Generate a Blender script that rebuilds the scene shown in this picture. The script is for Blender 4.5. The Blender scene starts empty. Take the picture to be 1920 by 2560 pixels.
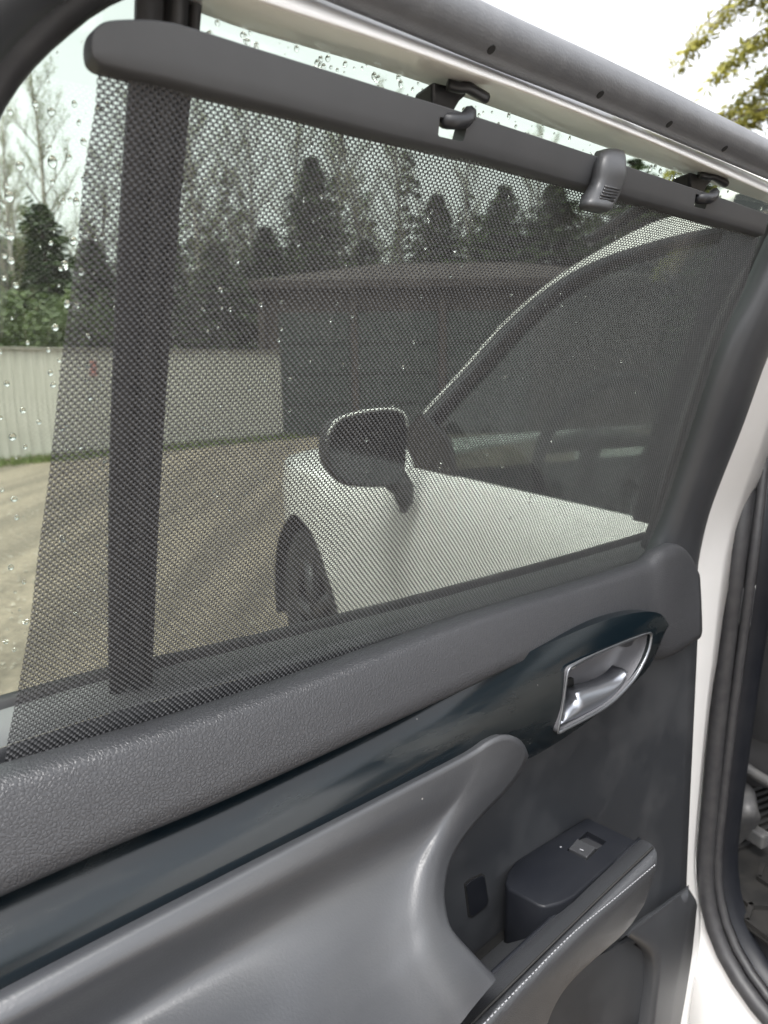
import bpy, bmesh, math, random
import numpy as np
from mathutils import Vector, Matrix
sc = bpy.context.scene
COL = sc.collection
random.seed(7)
R = math.radians

# ------------------------------------------------------------------ camera
FPX = 2560 * 26 / 36.0                     # focal length in photo pixels
def _n(v):
    v = np.array(v, float); return v / np.linalg.norm(v)
_p0 = np.array([0, (1280 - 935) / FPX, -1]); _p1 = np.array([1000 / FPX, (1280 - 918) / FPX, -1])
_up = _n(np.cross(_p0, _p1)); _up = _up * np.sign(_up[1]); _fw = np.array([0, 0, -1.0])
_fy = _n(_fw - _up * _fw.dot(_up)); _rx = np.cross(_fy, _up)
ROT = np.array([_rx, _fy, _up])
CAM = np.array([0, 0, 1.3])
cam_d = bpy.data.cameras.new('camera'); cam = bpy.data.objects.new('camera', cam_d); COL.objects.link(cam)
cam_d.sensor_fit = 'VERTICAL'; cam_d.sensor_height = 36; cam_d.sensor_width = 27; cam_d.lens = 26
cam_d.clip_start = 0.02; cam_d.clip_end = 600
cam_d.dof.use_dof = True; cam_d.dof.focus_distance = 0.62; cam_d.dof.aperture_fstop = 9
cam.matrix_world = Matrix([[*ROT[0], CAM[0]], [*ROT[1], CAM[1]], [*ROT[2], CAM[2]], [0, 0, 0, 1]])
sc.camera = cam

# ------------------------------------------------------------------ light: bright overcast
SUN_EL, SUN_AZ = 66, 205                   # azimuth clockwise from +Y
w = bpy.data.worlds.new('World'); sc.world = w; w.use_nodes = True
nt = w.node_tree
sky = nt.nodes.new('ShaderNodeTexSky'); sky.sky_type = 'NISHITA'; sky.sun_disc = False
sky.sun_elevation = R(SUN_EL); sky.sun_rotation = R(SUN_AZ); sky.air_density = 1.2; sky.dust_density = 5.0; sky.ozone_density = 1.0
hs = nt.nodes.new('ShaderNodeHueSaturation'); hs.inputs['Saturation'].default_value = 0.16
bg = nt.nodes['Background']; bg.inputs['Strength'].default_value = 0.15
nt.links.new(sky.outputs[0], hs.inputs['Color']); nt.links.new(hs.outputs[0], bg.inputs['Color'])
sun_d = bpy.data.lights.new('sun', 'SUN'); sun_d.energy = 1.5; sun_d.angle = R(30); sun_d.color = (1.0, 0.975, 0.94)
sun = bpy.data.objects.new('sun', sun_d); COL.objects.link(sun)
_d = Vector((math.sin(R(SUN_AZ)) * math.cos(R(SUN_EL)), math.cos(R(SUN_AZ)) * math.cos(R(SUN_EL)), math.sin(R(SUN_EL))))
sun.rotation_euler = _d.to_track_quat('Z', 'Y').to_euler(); sun.location = _d * 30
sc.view_settings.view_transform = 'Standard'; sc.view_settings.look = 'None'
sc.view_settings.exposure = 1.75; sc.view_settings.gamma = 1; sc.view_settings.use_curve_mapping = False
sc.cycles.use_denoising = True
sc.cycles.max_bounces = 10; sc.cycles.transparent_max_bounces = 24; sc.cycles.transmission_bounces = 8
sc.cycles.caustics_reflective = False; sc.cycles.caustics_refractive = False

# ------------------------------------------------------------------ measuring frames (real places, metres)
# rear door: s along the door towards the hinge, n towards the car's cabin side, t up
_a = R(50)
DD = np.array([math.sin(_a), math.cos(_a), 0]); DN = np.array([math.cos(_a), -math.sin(_a), 0])
DQ = np.array([-0.19, 0.45, 0]); TB = 1.085; TILT = 0.30
# car: x forward from the B pillar, y outboard, z up
_c = R(-25)
CF = np.array([math.sin(_c), math.cos(_c), 0]); CO = np.array([-math.cos(_c), math.sin(_c), 0])
CH = np.array([0.4857, 1.0562, 0])
def ray(u, v): return ROT @ np.array([(u - 960) / FPX, (1280 - v) / FPX, -1])
def dp(u, v, a):
    """point of the door at depth a (upper half leans in with the window), in door coordinates (s, -n, t)"""
    r = ray(u, v); o = CAM - DQ
    b = TILT
    k = (a - b * TB - (o @ DN - b * o[2])) / (r @ DN - b * r[2]); P = o + k * r
    if P[2] < TB:
        k = (a - o @ DN) / (r @ DN); P = o + k * r
    return Vector((P @ DD, -(P @ DN), P[2]))
def dz(u, v, z):
    r = ray(u, v); o = CAM - DQ; P = o + r * ((z - CAM[2]) / r[2])
    return Vector((P @ DD, -(P @ DN), P[2]))
def cp(u, v, y):
    r = ray(u, v); o = CAM - CH; k = (y - o @ CO) / (r @ CO); P = o + k * r
    return Vector((P @ CF, P @ CO, P[2]))
def gz(u, v, z=0.0):
    r = ray(u, v); return Vector(CAM + r * ((z - CAM[2]) / r[2]))
def at(u, v, dist):
    r = ray(u, v); return Vector(CAM + r * dist / r[1])
DOOR_M = Matrix([[DD[0], -DN[0], 0, DQ[0]], [DD[1], -DN[1], 0, DQ[1]], [0, 0, 1, 0], [0, 0, 0, 1]])
CAR_M = Matrix([[CF[0], CO[0], 0, CH[0]], [CF[1], CO[1], 0, CH[1]], [0, 0, 1, 0], [0, 0, 0, 1]])

# ------------------------------------------------------------------ materials
MATS = {}
def nodes_of(name):
    m = bpy.data.materials.new(name); m.use_nodes = True; MATS[name] = m
    t = m.node_tree; return m, t, t.nodes['Principled BSDF']
def N(t, typ, **kw):
    n = t.nodes.new(typ)
    for k, v in kw.items():
        if k in n.inputs.keys(): n.inputs[k].default_value = v
        else: setattr(n, k, v)
    return n
def mat(name, col, rough=0.5, col2=None, scale=20, detail=4, bump=0.0, bscale=None, bdist=0.001, metal=0.0, coat=0.0, spec=0.5, rough2=None, stretch=None, contrast=(0.35, 0.65), sheen=0.0, specks=0.0):
    m, t, b = nodes_of(name)
    b.inputs['Roughness'].default_value = rough; b.inputs['Metallic'].default_value = metal
    b.inputs['Coat Weight'].default_value = coat; b.inputs['Coat Roughness'].default_value = 0.08; b.inputs['Specular IOR Level'].default_value = spec
    b.inputs['Sheen Weight'].default_value = sheen
    tc = N(t, 'ShaderNodeTexCoord'); mp = N(t, 'ShaderNodeMapping')
    if stretch: mp.inputs['Scale'].default_value = stretch
    t.links.new(tc.outputs['Object'], mp.inputs[0])
    b.inputs['Base Color'].default_value = (*col, 1)
    if col2 or rough2 is not None:
        nz = N(t, 'ShaderNodeTexNoise', Scale=scale, Detail=detail, Roughness=0.6); t.links.new(mp.outputs[0], nz.inputs['Vector'])
        rp = N(t, 'ShaderNodeMapRange'); rp.inputs[1].default_value, rp.inputs[2].default_value = contrast
        t.links.new(nz.outputs[0], rp.inputs[0])
        if col2:
            mx = N(t, 'ShaderNodeMix', data_type='RGBA'); mx.inputs[6].default_value = (*col, 1); mx.inputs[7].default_value = (*col2, 1)
            t.links.new(rp.outputs[0], mx.inputs[0]); t.links.new(mx.outputs[2], b.inputs['Base Color'])
        if rough2 is not None:
            mr = N(t, 'ShaderNodeMapRange'); mr.inputs[3].default_value = rough; mr.inputs[4].default_value = rough2
            t.links.new(rp.outputs[0], mr.inputs[0]); t.links.new(mr.outputs[0], b.inputs['Roughness'])
    if specks:
        vo = N(t, 'ShaderNodeTexVoronoi', Scale=specks); t.links.new(tc.outputs['Object'], vo.inputs['Vector'])
        lt = N(t, 'ShaderNodeMath', operation='LESS_THAN'); lt.inputs[1].default_value = 0.026; t.links.new(vo.outputs['Distance'], lt.inputs[0])
        sp = N(t, 'ShaderNodeSeparateColor'); t.links.new(vo.outputs['Color'], sp.inputs[0])
        gt = N(t, 'ShaderNodeMath', operation='GREATER_THAN'); gt.inputs[1].default_value = 0.55; t.links.new(sp.outputs[0], gt.inputs[0])
        mu = N(t, 'ShaderNodeMath', operation='MULTIPLY'); t.links.new(lt.outputs[0], mu.inputs[0]); t.links.new(gt.outputs[0], mu.inputs[1])
        ms = N(t, 'ShaderNodeMix', data_type='RGBA'); ms.inputs[7].default_value = (0.26, 0.25, 0.24, 1); ms.inputs[6].default_value = (*col, 1); t.links.new(mu.outputs[0], ms.inputs[0])
        if b.inputs['Base Color'].links: t.links.new(b.inputs['Base Color'].links[0].from_socket, ms.inputs[6])
        t.links.new(ms.outputs[2], b.inputs['Base Color'])
    if bump:
        bn = N(t, 'ShaderNodeTexNoise', Scale=bscale or scale * 4, Detail=3.0); t.links.new(tc.outputs['Object'], bn.inputs['Vector'])
        bp = N(t, 'ShaderNodeBump', Strength=bump, Distance=bdist); t.links.new(bn.outputs[0], bp.inputs['Height']); t.links.new(bp.outputs[0], b.inputs['Normal'])
    return m
def leather(name, col, col2, scale, rough, strength, dist):
    m, t, b = nodes_of(name)
    tc = N(t, 'ShaderNodeTexCoord')
    wn = N(t, 'ShaderNodeTexNoise', Scale=scale * 0.5, Detail=2.0); t.links.new(tc.outputs['Object'], wn.inputs['Vector'])
    wm = N(t, 'ShaderNodeVectorMath', operation='MULTIPLY_ADD'); wm.inputs[1].default_value = (0.55 / scale,) * 3
    t.links.new(wn.outputs['Color'], wm.inputs[0]); t.links.new(tc.outputs['Object'], wm.inputs[2])
    vo = N(t, 'ShaderNodeTexVoronoi', Scale=scale, feature='DISTANCE_TO_EDGE'); t.links.new(wm.outputs[0], vo.inputs['Vector'])
    rp = N(t, 'ShaderNodeMapRange'); rp.inputs[2].default_value = 0.22; t.links.new(vo.outputs['Distance'], rp.inputs[0])
    fn = N(t, 'ShaderNodeTexNoise', Scale=scale * 3, Detail=2.0); t.links.new(tc.outputs['Object'], fn.inputs['Vector'])
    ad = N(t, 'ShaderNodeMath', operation='MULTIPLY_ADD'); ad.inputs[1].default_value = 0.25
    t.links.new(fn.outputs[0], ad.inputs[0]); t.links.new(rp.outputs[0], ad.inputs[2])
    bp = N(t, 'ShaderNodeBump', Strength=strength, Distance=dist); t.links.new(ad.outputs[0], bp.inputs['Height']); t.links.new(bp.outputs[0], b.inputs['Normal'])
    ln = N(t, 'ShaderNodeTexNoise', Scale=9.0, Detail=4.0); t.links.new(tc.outputs['Object'], ln.inputs['Vector'])
    mx = N(t, 'ShaderNodeMix', data_type='RGBA'); mx.inputs[6].default_value = (*col, 1); mx.inputs[7].default_value = (*col2, 1)
    t.links.new(ln.outputs[0], mx.inputs[0]); t.links.new(mx.outputs[2], b.inputs['Base Color'])
    b.inputs['Roughness'].default_value = rough; b.inputs['Specular IOR Level'].default_value = 0.55
    return m
def glass(name, tint, refl=0.05):
    m = bpy.data.materials.new(name); m.use_nodes = True; MATS[name] = m; t = m.node_tree; t.nodes.remove(t.nodes['Principled BSDF'])
    out = t.nodes['Material Output']
    tr = N(t, 'ShaderNodeBsdfTransparent'); tr.inputs[0].default_value = (*tint, 1)
    gl = N(t, 'ShaderNodeBsdfGlossy'); gl.inputs['Roughness'].default_value = 0.01
    lw = N(t, 'ShaderNodeLayerWeight'); lw.inputs[0].default_value = 0.5
    pw = N(t, 'ShaderNodeMath', operation='POWER'); pw.inputs[1].default_value = 4.0
    t.links.new(lw.outputs['Facing'], pw.inputs[0])
    ma = N(t, 'ShaderNodeMath', operation='MULTIPLY_ADD'); ma.inputs[1].default_value = 0.6; ma.inputs[2].default_value = refl
    t.links.new(pw.outputs[0], ma.inputs[0])
    mx = N(t, 'ShaderNodeMixShader'); t.links.new(ma.outputs[0], mx.inputs[0]); t.links.new(tr.outputs[0], mx.inputs[1]); t.links.new(gl.outputs[0], mx.inputs[2])
    t.links.new(mx.outputs[0], out.inputs['Surface'])
    return m
mat('white_paint', (0.79, 0.785, 0.775), 0.35, (0.82, 0.815, 0.81), 6, coat=0.5)
mat('black_rubber', (0.022, 0.022, 0.025), 0.55, (0.035, 0.035, 0.037), 60, bump=0.1, bscale=900, bdist=0.0005)
mat('seal_rubber', (0.088, 0.091, 0.098), 0.42, (0.11, 0.113, 0.12), 40, bump=0.35, bscale=700, bdist=0.0008)
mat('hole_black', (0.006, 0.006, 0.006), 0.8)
mat('dark_trim', (0.031, 0.033, 0.037), 0.45, (0.040, 0.042, 0.046), 15, bump=0.25, bscale=1200, bdist=0.0004)
mat('pocket_trim_shaded', (0.021, 0.023, 0.027), 0.45, (0.034, 0.036, 0.040), 9, rough2=0.55, contrast=(0.45, 0.62), specks=32, bump=0.3, bscale=900, bdist=0.0004)  # trim plastic darkened: the car body's shade near the hinge is in the colour
leather('pad_leather', (0.030, 0.031, 0.035), (0.042, 0.043, 0.047), 400, 0.40, 0.5, 0.0005)
leather('arm_leather', (0.032, 0.034, 0.038), (0.045, 0.047, 0.051), 600, 0.36, 0.35, 0.0004)
mat('soft_trim', (0.034, 0.036, 0.041), 0.30, (0.050, 0.052, 0.056), 5, rough2=0.42, detail=4, bump=0.32, bscale=520, bdist=0.0005, stretch=(0.8, 2, 2.6), contrast=(0.30, 0.75), specks=30, spec=0.75)
mat('accent_navy', (0.0030, 0.0066, 0.0095), 0.16, (0.012, 0.0145, 0.0155), 6, rough2=0.34, detail=9, stretch=(0.7, 3, 3.6), contrast=(0.50, 0.60), specks=45)
mat('pod_plastic', (0.007, 0.008, 0.011), 0.40, (0.012, 0.013, 0.016), 14, spec=0.2, bump=0.12, bscale=1500, bdist=0.0003)
mat('switch_plastic', (0.032, 0.033, 0.036), 0.35)
mat('satin_metal', (0.36, 0.38, 0.42), 0.32, metal=0.9)
mat('bezel_metal', (0.20, 0.21, 0.225), 0.3, metal=0.85)
mat('cup_plastic', (0.13, 0.13, 0.14), 0.42, metal=0.2)
mat('stitch_thread', (0.22, 0.225, 0.24), 0.8)
mat('bar_plastic', (0.046, 0.048, 0.052), 0.45, (0.054, 0.056, 0.060), 20, bump=0.1, bscale=1500, bdist=0.0003)
mat('mesh_yarn', (0.042, 0.042, 0.045), 0.45, (0.058, 0.058, 0.060), 200)
mat('hook_plastic', (0.016, 0.017, 0.02), 0.4)
mat('ledge_plastic', (0.13, 0.138, 0.138), 0.38, (0.17, 0.178, 0.178), 8, bump=0.2, bscale=800, bdist=0.0003)  # plastic grey lightened to carry the sky's reflection on the ledge
mat('tyre_rubber', (0.018, 0.018, 0.02), 0.75, bump=0.3, bscale=60, bdist=0.004)
mat('rim_alloy', (0.06, 0.06, 0.065), 0.4, metal=0.5)
mat('black_gloss', (0.012, 0.012, 0.014), 0.2)
mat('mirror_face', (0.07, 0.075, 0.08), 0.1, metal=1.0)
mat('seat_leather', (0.035, 0.035, 0.038), 0.5, (0.045, 0.045, 0.047), 10, bump=0.2, bscale=500, bdist=0.0005)
mat('seat_plastic', (0.055, 0.055, 0.058), 0.5, (0.085, 0.084, 0.082), 30)
mat('cabin_dark', (0.012, 0.012, 0.014), 0.6)
mat('mat_rubber', (0.006, 0.006, 0.006), 0.55, (0.015, 0.014, 0.013), 25, bump=0.2, bscale=200)  # black rubber, set darker still in place of the cabin's shade
glass('door_glass', (0.775, 0.815, 0.765), 0.035)
glass('front_glass', (0.36, 0.42, 0.39), 0.10)
m, t, b = nodes_of('water'); b.inputs['Base Color'].default_value = (1, 1, 1, 1); b.inputs['Roughness'].default_value = 0.0
b.inputs['IOR'].default_value = 1.33; b.inputs['Transmission Weight'].default_value = 1.0

# ------------------------------------------------------------------ mesh helpers
def link(o, parent=None):
    COL.objects.link(o)
    if parent is not None: o.parent = parent
    return o
def mesh(name, verts, faces, m, parent=None, smooth=True, bevel=0.0, seg=2, sub=0, recalc=True):
    me = bpy.data.meshes.new(name); me.from_pydata([tuple(v) for v in verts], [], faces)
    if recalc:
        bm = bmesh.new(); bm.from_mesh(me); bmesh.ops.remove_doubles(bm, verts=bm.verts, dist=1e-6); bmesh.ops.recalc_face_normals(bm, faces=bm.faces); bm.to_mesh(me); bm.free()
    me.materials.append(MATS[m]); o = bpy.data.objects.new(name, me); link(o, parent)
    if smooth: me.polygons.foreach_set('use_smooth', [True] * len(me.polygons))
    if bevel:
        bv = o.modifiers.new('bevel', 'BEVEL'); bv.width = bevel; bv.segments = seg; bv.limit_method = 'ANGLE'; bv.angle_limit = R(35); bv.harden_normals = False
    if sub:
        sb = o.modifiers.new('sub', 'SUBSURF'); sb.levels = sub; sb.render_levels = sub
    return o
def empty(name, M, label, cat, group=None):
    o = bpy.data.objects.new(name, None); COL.objects.link(o); o.matrix_world = M; o.empty_display_size = 0.1
    o['label'] = label; o['category'] = cat
    if group: o['group'] = group
    return o
def tag(o, label=None, cat=None, group=None, kind=None):
    if label: o['label'] = label
    if cat: o['category'] = cat
    if group: o['group'] = group
    if kind: o['kind'] = kind
    return o
def smooth_line(pts, count, bias=1.0):
    """Catmull-Rom through pts, resampled evenly to count points"""
    P = [np.array(p, float) for p in pts]
    if len(P) == 2: dense = [P[0] + (P[1] - P[0]) * i / 40 for i in range(41)]
    else:
        Q = [2 * P[0] - P[1]] + P + [2 * P[-1] - P[-2]]; dense = []
        for i in range(1, len(Q) - 2):
            for k in range(24):
                x = k / 24; p0, p1, p2, p3 = Q[i - 1:i + 3]
                dense.append(0.5 * (2 * p1 + (p2 - p0) * x + (2 * p0 - 5 * p1 + 4 * p2 - p3) * x * x + (3 * p1 - p0 - 3 * p2 + p3) * x ** 3))
        dense.append(P[-1])
    L = [0.0]
    for i in range(1, len(dense)): L.append(L[-1] + np.linalg.norm(dense[i] - dense[i - 1]))
    D = np.array(dense); xs = L[-1] * np.linspace(0, 1, count) ** bias
    return [np.array([np.interp(x, L, D[:, k]) for k in range(D.shape[1])]) for x in xs]
def drow(pts, a, count, bias=1.0):
    """row of door points: photo-measured (u, v[, depth]) laid on the door at depth a, evenly spaced in metres"""
    L = [dp(p[0], p[1], p[2] if len(p) > 2 else a) for p in pts]
    return [Vector(p) for p in smooth_line(L, count, bias)]
def crow(pts, y, count):
    return [Vector(p) for p in smooth_line([cp(p[0], p[1], p[2] if len(p) > 2 else y) for p in pts], count)]
def loft(name, rows, m, parent, closed=False, caps=False, smooth=True, sub=0, bevel=0):
    n = len(rows[0]); V = [p for r in rows for p in r]; F = []; nr = len(rows)
    for i in range(nr if closed else nr - 1):
        j = (i + 1) % nr
        for k in range(n - 1): F.append((i * n + k, i * n + k + 1, j * n + k + 1, j * n + k))
    if caps:
        F.append(tuple(i * n for i in range(nr))); F.append(tuple(i * n + n - 1 for i in range(nr))[::-1])
    return mesh(name, V, F, m, parent, smooth, bevel=bevel, sub=sub)
def prism(name, pts, depth, m, parent, bevel=0.0, seg=2, smooth=True):
    """closed outline of 3-D points pushed along vector depth"""
    n = len(pts); V = list(pts) + [p + depth for p in pts]
    F = [tuple(range(n)), tuple(range(2 * n - 1, n - 1, -1))] + [(i, (i + 1) % n, n + (i + 1) % n, n + i) for i in range(n)]
    o = mesh(name, V, F, m, parent, False, bevel=bevel, seg=seg)
    return o
def tube(name, pts, rad, m, parent, sides=10, flat=None, closed=False, smooth=True):
    P = [Vector(p) for p in pts]; V = []; F = []; n = len(P)
    nrm = None
    for i, p in enumerate(P):
        d = (P[(i + 1) % n] - P[i - 1]) if closed else (P[min(i + 1, n - 1)] - P[max(i - 1, 0)])
        d.normalize()
        if nrm is None: nrm = d.orthogonal().normalized() if flat is None else (flat - d * flat.dot(d)).normalized()
        else: nrm = (nrm - d * nrm.dot(d)).normalized()
        b = d.cross(nrm); r = rad[i] if hasattr(rad, '__len__') else rad
        ra, rb = (r if not isinstance(r, tuple) else r[0]), (r if not isinstance(r, tuple) else r[1])
        for k in range(sides):
            x = 2 * math.pi * k / sides; V.append(p + nrm * math.cos(x) * ra + b * math.sin(x) * rb)
    for i in range(n if closed else n - 1):
        j = (i + 1) % n
        for k in range(sides): F.append((i * sides + k, i * sides + (k + 1) % sides, j * sides + (k + 1) % sides, j * sides + k))
    if not closed: F += [tuple(range(sides))[::-1], tuple((n - 1) * sides + k for k in range(sides))]
    if name is None: return V, F
    return mesh(name, V, F, m, parent, smooth)
def boolean(o, cutters):
    """cut solids out of o and keep the result as plain mesh data"""
    for c in cutters:
        md = o.modifiers.new('cut', 'BOOLEAN'); md.object = c; md.operation = 'DIFFERENCE'; md.solver = 'EXACT'
    bpy.context.view_layer.update()
    dg = bpy.context.evaluated_depsgraph_get(); me = bpy.data.meshes.new_from_object(o.evaluated_get(dg))
    o.modifiers.clear(); o.data = me
    for c in cutters: bpy.data.objects.remove(c, do_unlink=True)
    return o
def autosmooth(o, deg=35):
    me = o.data; me.polygons.foreach_set('use_smooth', [True] * len(me.polygons)); me.set_sharp_from_angle(angle=R(deg))
def joined(name, parts, m, parent, smooth=True, recalc=True):
    V = []; F = []
    for v, f in parts:
        k = len(V); V += list(v); F += [tuple(i + k for i in q) for q in f]
    return mesh(name, V, F, m, parent, smooth, recalc=recalc)
def box(c, h, rot=None):
    V = []
    for x in (-1, 1):
        for y in (-1, 1):
            for z in (-1, 1):
                p = Vector((x * h[0], y * h[1], z * h[2]))
                if rot: p = rot @ p
                V.append(Vector(c) + p)
    return V, [(0, 1, 3, 2), (4, 6, 7, 5), (0, 4, 5, 1), (2, 3, 7, 6), (0, 2, 6, 4), (1, 5, 7, 3)]
Y = Vector((0, 1, 0)); X = Vector((1, 0, 0)); Zv = Vector((0, 0, 1))
SEND = -.16                                # rear end of the door along s
def ext(rows): return [([Vector((SEND, r[0].y, r[0].z))] if r[0].x > SEND + .005 else []) + list(r) for r in rows]
def off(row, ds=0, dn=0, dt=0): return [p + Vector((ds, -dn, dt)) for p in row]

# ================================================================== SETTING
exec_order = []
# ---- ground
def ground():
    m, t, b = nodes_of('gravel_ground')
    tc = N(t, 'ShaderNodeTexCoord')
    n1 = N(t, 'ShaderNodeTexNoise', Scale=17.0, Detail=9.0, Roughness=0.78); n2 = N(t, 'ShaderNodeTexNoise', Scale=0.8, Detail=4.0)
    mp = N(t, 'ShaderNodeMapping'); mp.inputs['Scale'].default_value = (3.2, 0.22, 1); mp.inputs['Rotation'].default_value = (0, 0, R(-4))
    n3 = N(t, 'ShaderNodeTexNoise', Scale=1.0, Detail=4.0)
    t.links.new(tc.outputs['Object'], n1.inputs['Vector']); t.links.new(tc.outputs['Object'], n2.inputs['Vector'])
    t.links.new(tc.outputs['Object'], mp.inputs[0]); t.links.new(mp.outputs[0], n3.inputs['Vector'])
    r1 = N(t, 'ShaderNodeValToRGB'); r1.color_ramp.elements[0].color = (0.085, 0.072, 0.058, 1); r1.color_ramp.elements[1].color = (0.28, 0.245, 0.20, 1)
    r1.color_ramp.elements[0].position = 0.3; r1.color_ramp.elements[1].position = 0.72
    t.links.new(n1.outputs[0], r1.inputs[0])
    mx = N(t, 'ShaderNodeMix', data_type='RGBA', blend_type='MULTIPLY'); mx.inputs[0].default_value = 0.75
    r2 = N(t, 'ShaderNodeValToRGB'); r2.color_ramp.elements[0].color = (0.62, 0.58, 0.55, 1); r2.color_ramp.elements[1].color = (1.15, 1.08, 1.02, 1)
    r2.color_ramp.elements[0].position = 0.4; r2.color_ramp.elements[1].position = 0.62
    t.links.new(n3.outputs[0], r2.inputs[0]); t.links.new(r1.outputs[0], mx.inputs[6]); t.links.new(r2.outputs[0], mx.inputs[7])
    t.links.new(mx.outputs[2], b.inputs['Base Color']); b.inputs['Roughness'].default_value = 0.75
    bp = N(t, 'ShaderNodeBump', Strength=0.7, Distance=0.02); t.links.new(n1.outputs[0], bp.inputs['Height']); t.links.new(bp.outputs[0], b.inputs['Normal'])
    xs = [-300, -60, -25] + list(np.linspace(-12, 12, 70)) + [25, 60, 300]; ys = [-300, -40, -12] + list(np.linspace(-6, 20, 60)) + [30, 60, 300]
    V = []; F = []
    rnd = random.Random(3)
    for y in ys:
        for x in xs:
            z = 0
            if abs(x) < 12 and -6 < y < 20:
                for c in (-1.05, -0.62, -2.5): z -= 0.035 * math.exp(-((x - c - 0.03 * y) / 0.14) ** 2)
                z += rnd.uniform(-0.006, 0.006)
            V.append((x, y, z))
    n = len(xs)
    for j in range(len(ys) - 1):
        for i in range(n - 1): F.append((j * n + i, j * n + i + 1, (j + 1) * n + i + 1, (j + 1) * n + i))
    tag(mesh('ground', V, F, 'gravel_ground'), kind='structure')
ground()
mat('pebble_stone', (0.16, 0.145, 0.125), 0.8, (0.34, 0.31, 0.27), 2)
def pebbles():
    rnd = random.Random(12); V = []; F = []
    ico = [(0, 0, .7), (.9, 0, .1), (.28, .85, .1), (-.73, .53, .1), (-.73, -.53, .1), (.28, -.85, .1), (0, 0, -.5)]
    for i in range(7000):
        y = rnd.uniform(1.6, 13); x = rnd.uniform(-6.5, .5) * (.35 + y / 16); r = rnd.uniform(.004, .013) * (1.0 if rnd.random() < .95 else 1.8); k = len(V); a = rnd.uniform(0, 6.28)
        for p in ico:
            q = Matrix.Rotation(a, 3, 'Z') @ Vector(p); V.append((x + q.x * r * rnd.uniform(.7, 1.2), y + q.y * r * rnd.uniform(.7, 1.2), q.z * r * .8))
        for j in range(5): F += [(k, k + 1 + j, k + 1 + (j + 1) % 5), (k + 6, k + 1 + (j + 1) % 5, k + 1 + j)]
    tag(mesh('gravel', V, F, 'pebble_stone', smooth=False, recalc=False), 'loose grey pebbles scattered over the yard', 'gravel', kind='stuff')
pebbles()

# ---- fence of upright boards
mat('fence_paint', (0.34, 0.325, 0.295), 0.7, (0.56, 0.54, 0.495), 2.2, detail=8, stretch=(5, 5, 0.35), contrast=(.3, .6), bump=0.3, bscale=30, bdist=0.003)
mat('fence_cap', (0.20, 0.19, 0.17), 0.7, (0.28, 0.26, 0.23), 6)
mat('sign_red', (0.42, 0.20, 0.19), 0.6)
def fence():
    A = gz(0, 1160); B = gz(640, 1100); d = (B - A).normalized(); A2 = A - d * 3.5; Lf = (B - A2).length + 1.5
    ang = math.atan2(d.y, d.x)
    M = Matrix.Translation(A2) @ Matrix.Rotation(ang, 4, 'Z')
    f = empty('board_fence', M, 'long pale weathered fence of upright boards in front of the forest', 'fence')
    wv = 0.17; nb = int(Lf / wv); bm_ = None
    rnd = random.Random(5)
    for i in range(nb):
        if bm_ is None:
            o = mesh('fence_board', *box((0, 0, 0.93), (wv / 2 - 0.0025, 0.012, 0.85)), 'fence_paint', f, False); bm_ = o.data
        else: o = link(bpy.data.objects.new('fence_board', bm_), f)
        o.location = (i * wv, rnd.uniform(-0.003, 0.003), rnd.uniform(-0.012, 0.012)); o.rotation_euler = (rnd.uniform(-0.003, 0.003), 0, rnd.uniform(-0.004, 0.004))
    mesh('top_rail', *box((Lf / 2, 0, 1.80), (Lf / 2, 0.05, 0.022)), 'fence_cap', f, False)
    mesh('bottom_rail', *box((Lf / 2, 0.045, 0.4), (Lf / 2, 0.03, 0.045)), 'fence_cap', f, False)
    for i in range(int(Lf / 2.4) + 1): mesh('fence_post', *box((i * 2.4 + 0.2, 0.09, 0.88), (0.05, 0.05, 0.9)), 'fence_cap', f, False)
    # small red sign on the boards, just left of where the window divider crosses
    P = f.matrix_world.inverted() @ (A + d * ((gz(268, 1140) - A).length))
    mesh('red_sign', *box((P.x, -0.03, 1.48), (0.06, 0.006, 0.13)), 'sign_red', f, False)
    return A2, d, Lf
FA, FD, FL = fence()
mat('grass_green', (0.07, 0.11, 0.03), 0.7, (0.13, 0.16, 0.05), 3)
def grass():
    rnd = random.Random(9); parts = []
    V = []; F = []
    nrm = Vector((FD.y, -FD.x, 0))
    for i in range(5200):
        p = FA + FD * rnd.uniform(0, FL) + nrm * (rnd.uniform(0, 1) ** 1.6 * 0.55 + 0.0); h = rnd.uniform(0.04, 0.17); a = rnd.uniform(0, 6.28)
        q = Vector((math.cos(a), math.sin(a), 0)); k = len(V)
        V += [p - q * 0.008, p + q * 0.008, p + Vector((rnd.uniform(-.05, .05), rnd.uniform(-.05, .05), h))]; F.append((k, k + 1, k + 2))
    tag(mesh('grass', V, F, 'grass_green', smooth=False, recalc=False), 'thin strip of short grass along the foot of the fence', 'grass', kind='stuff')
grass()

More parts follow.
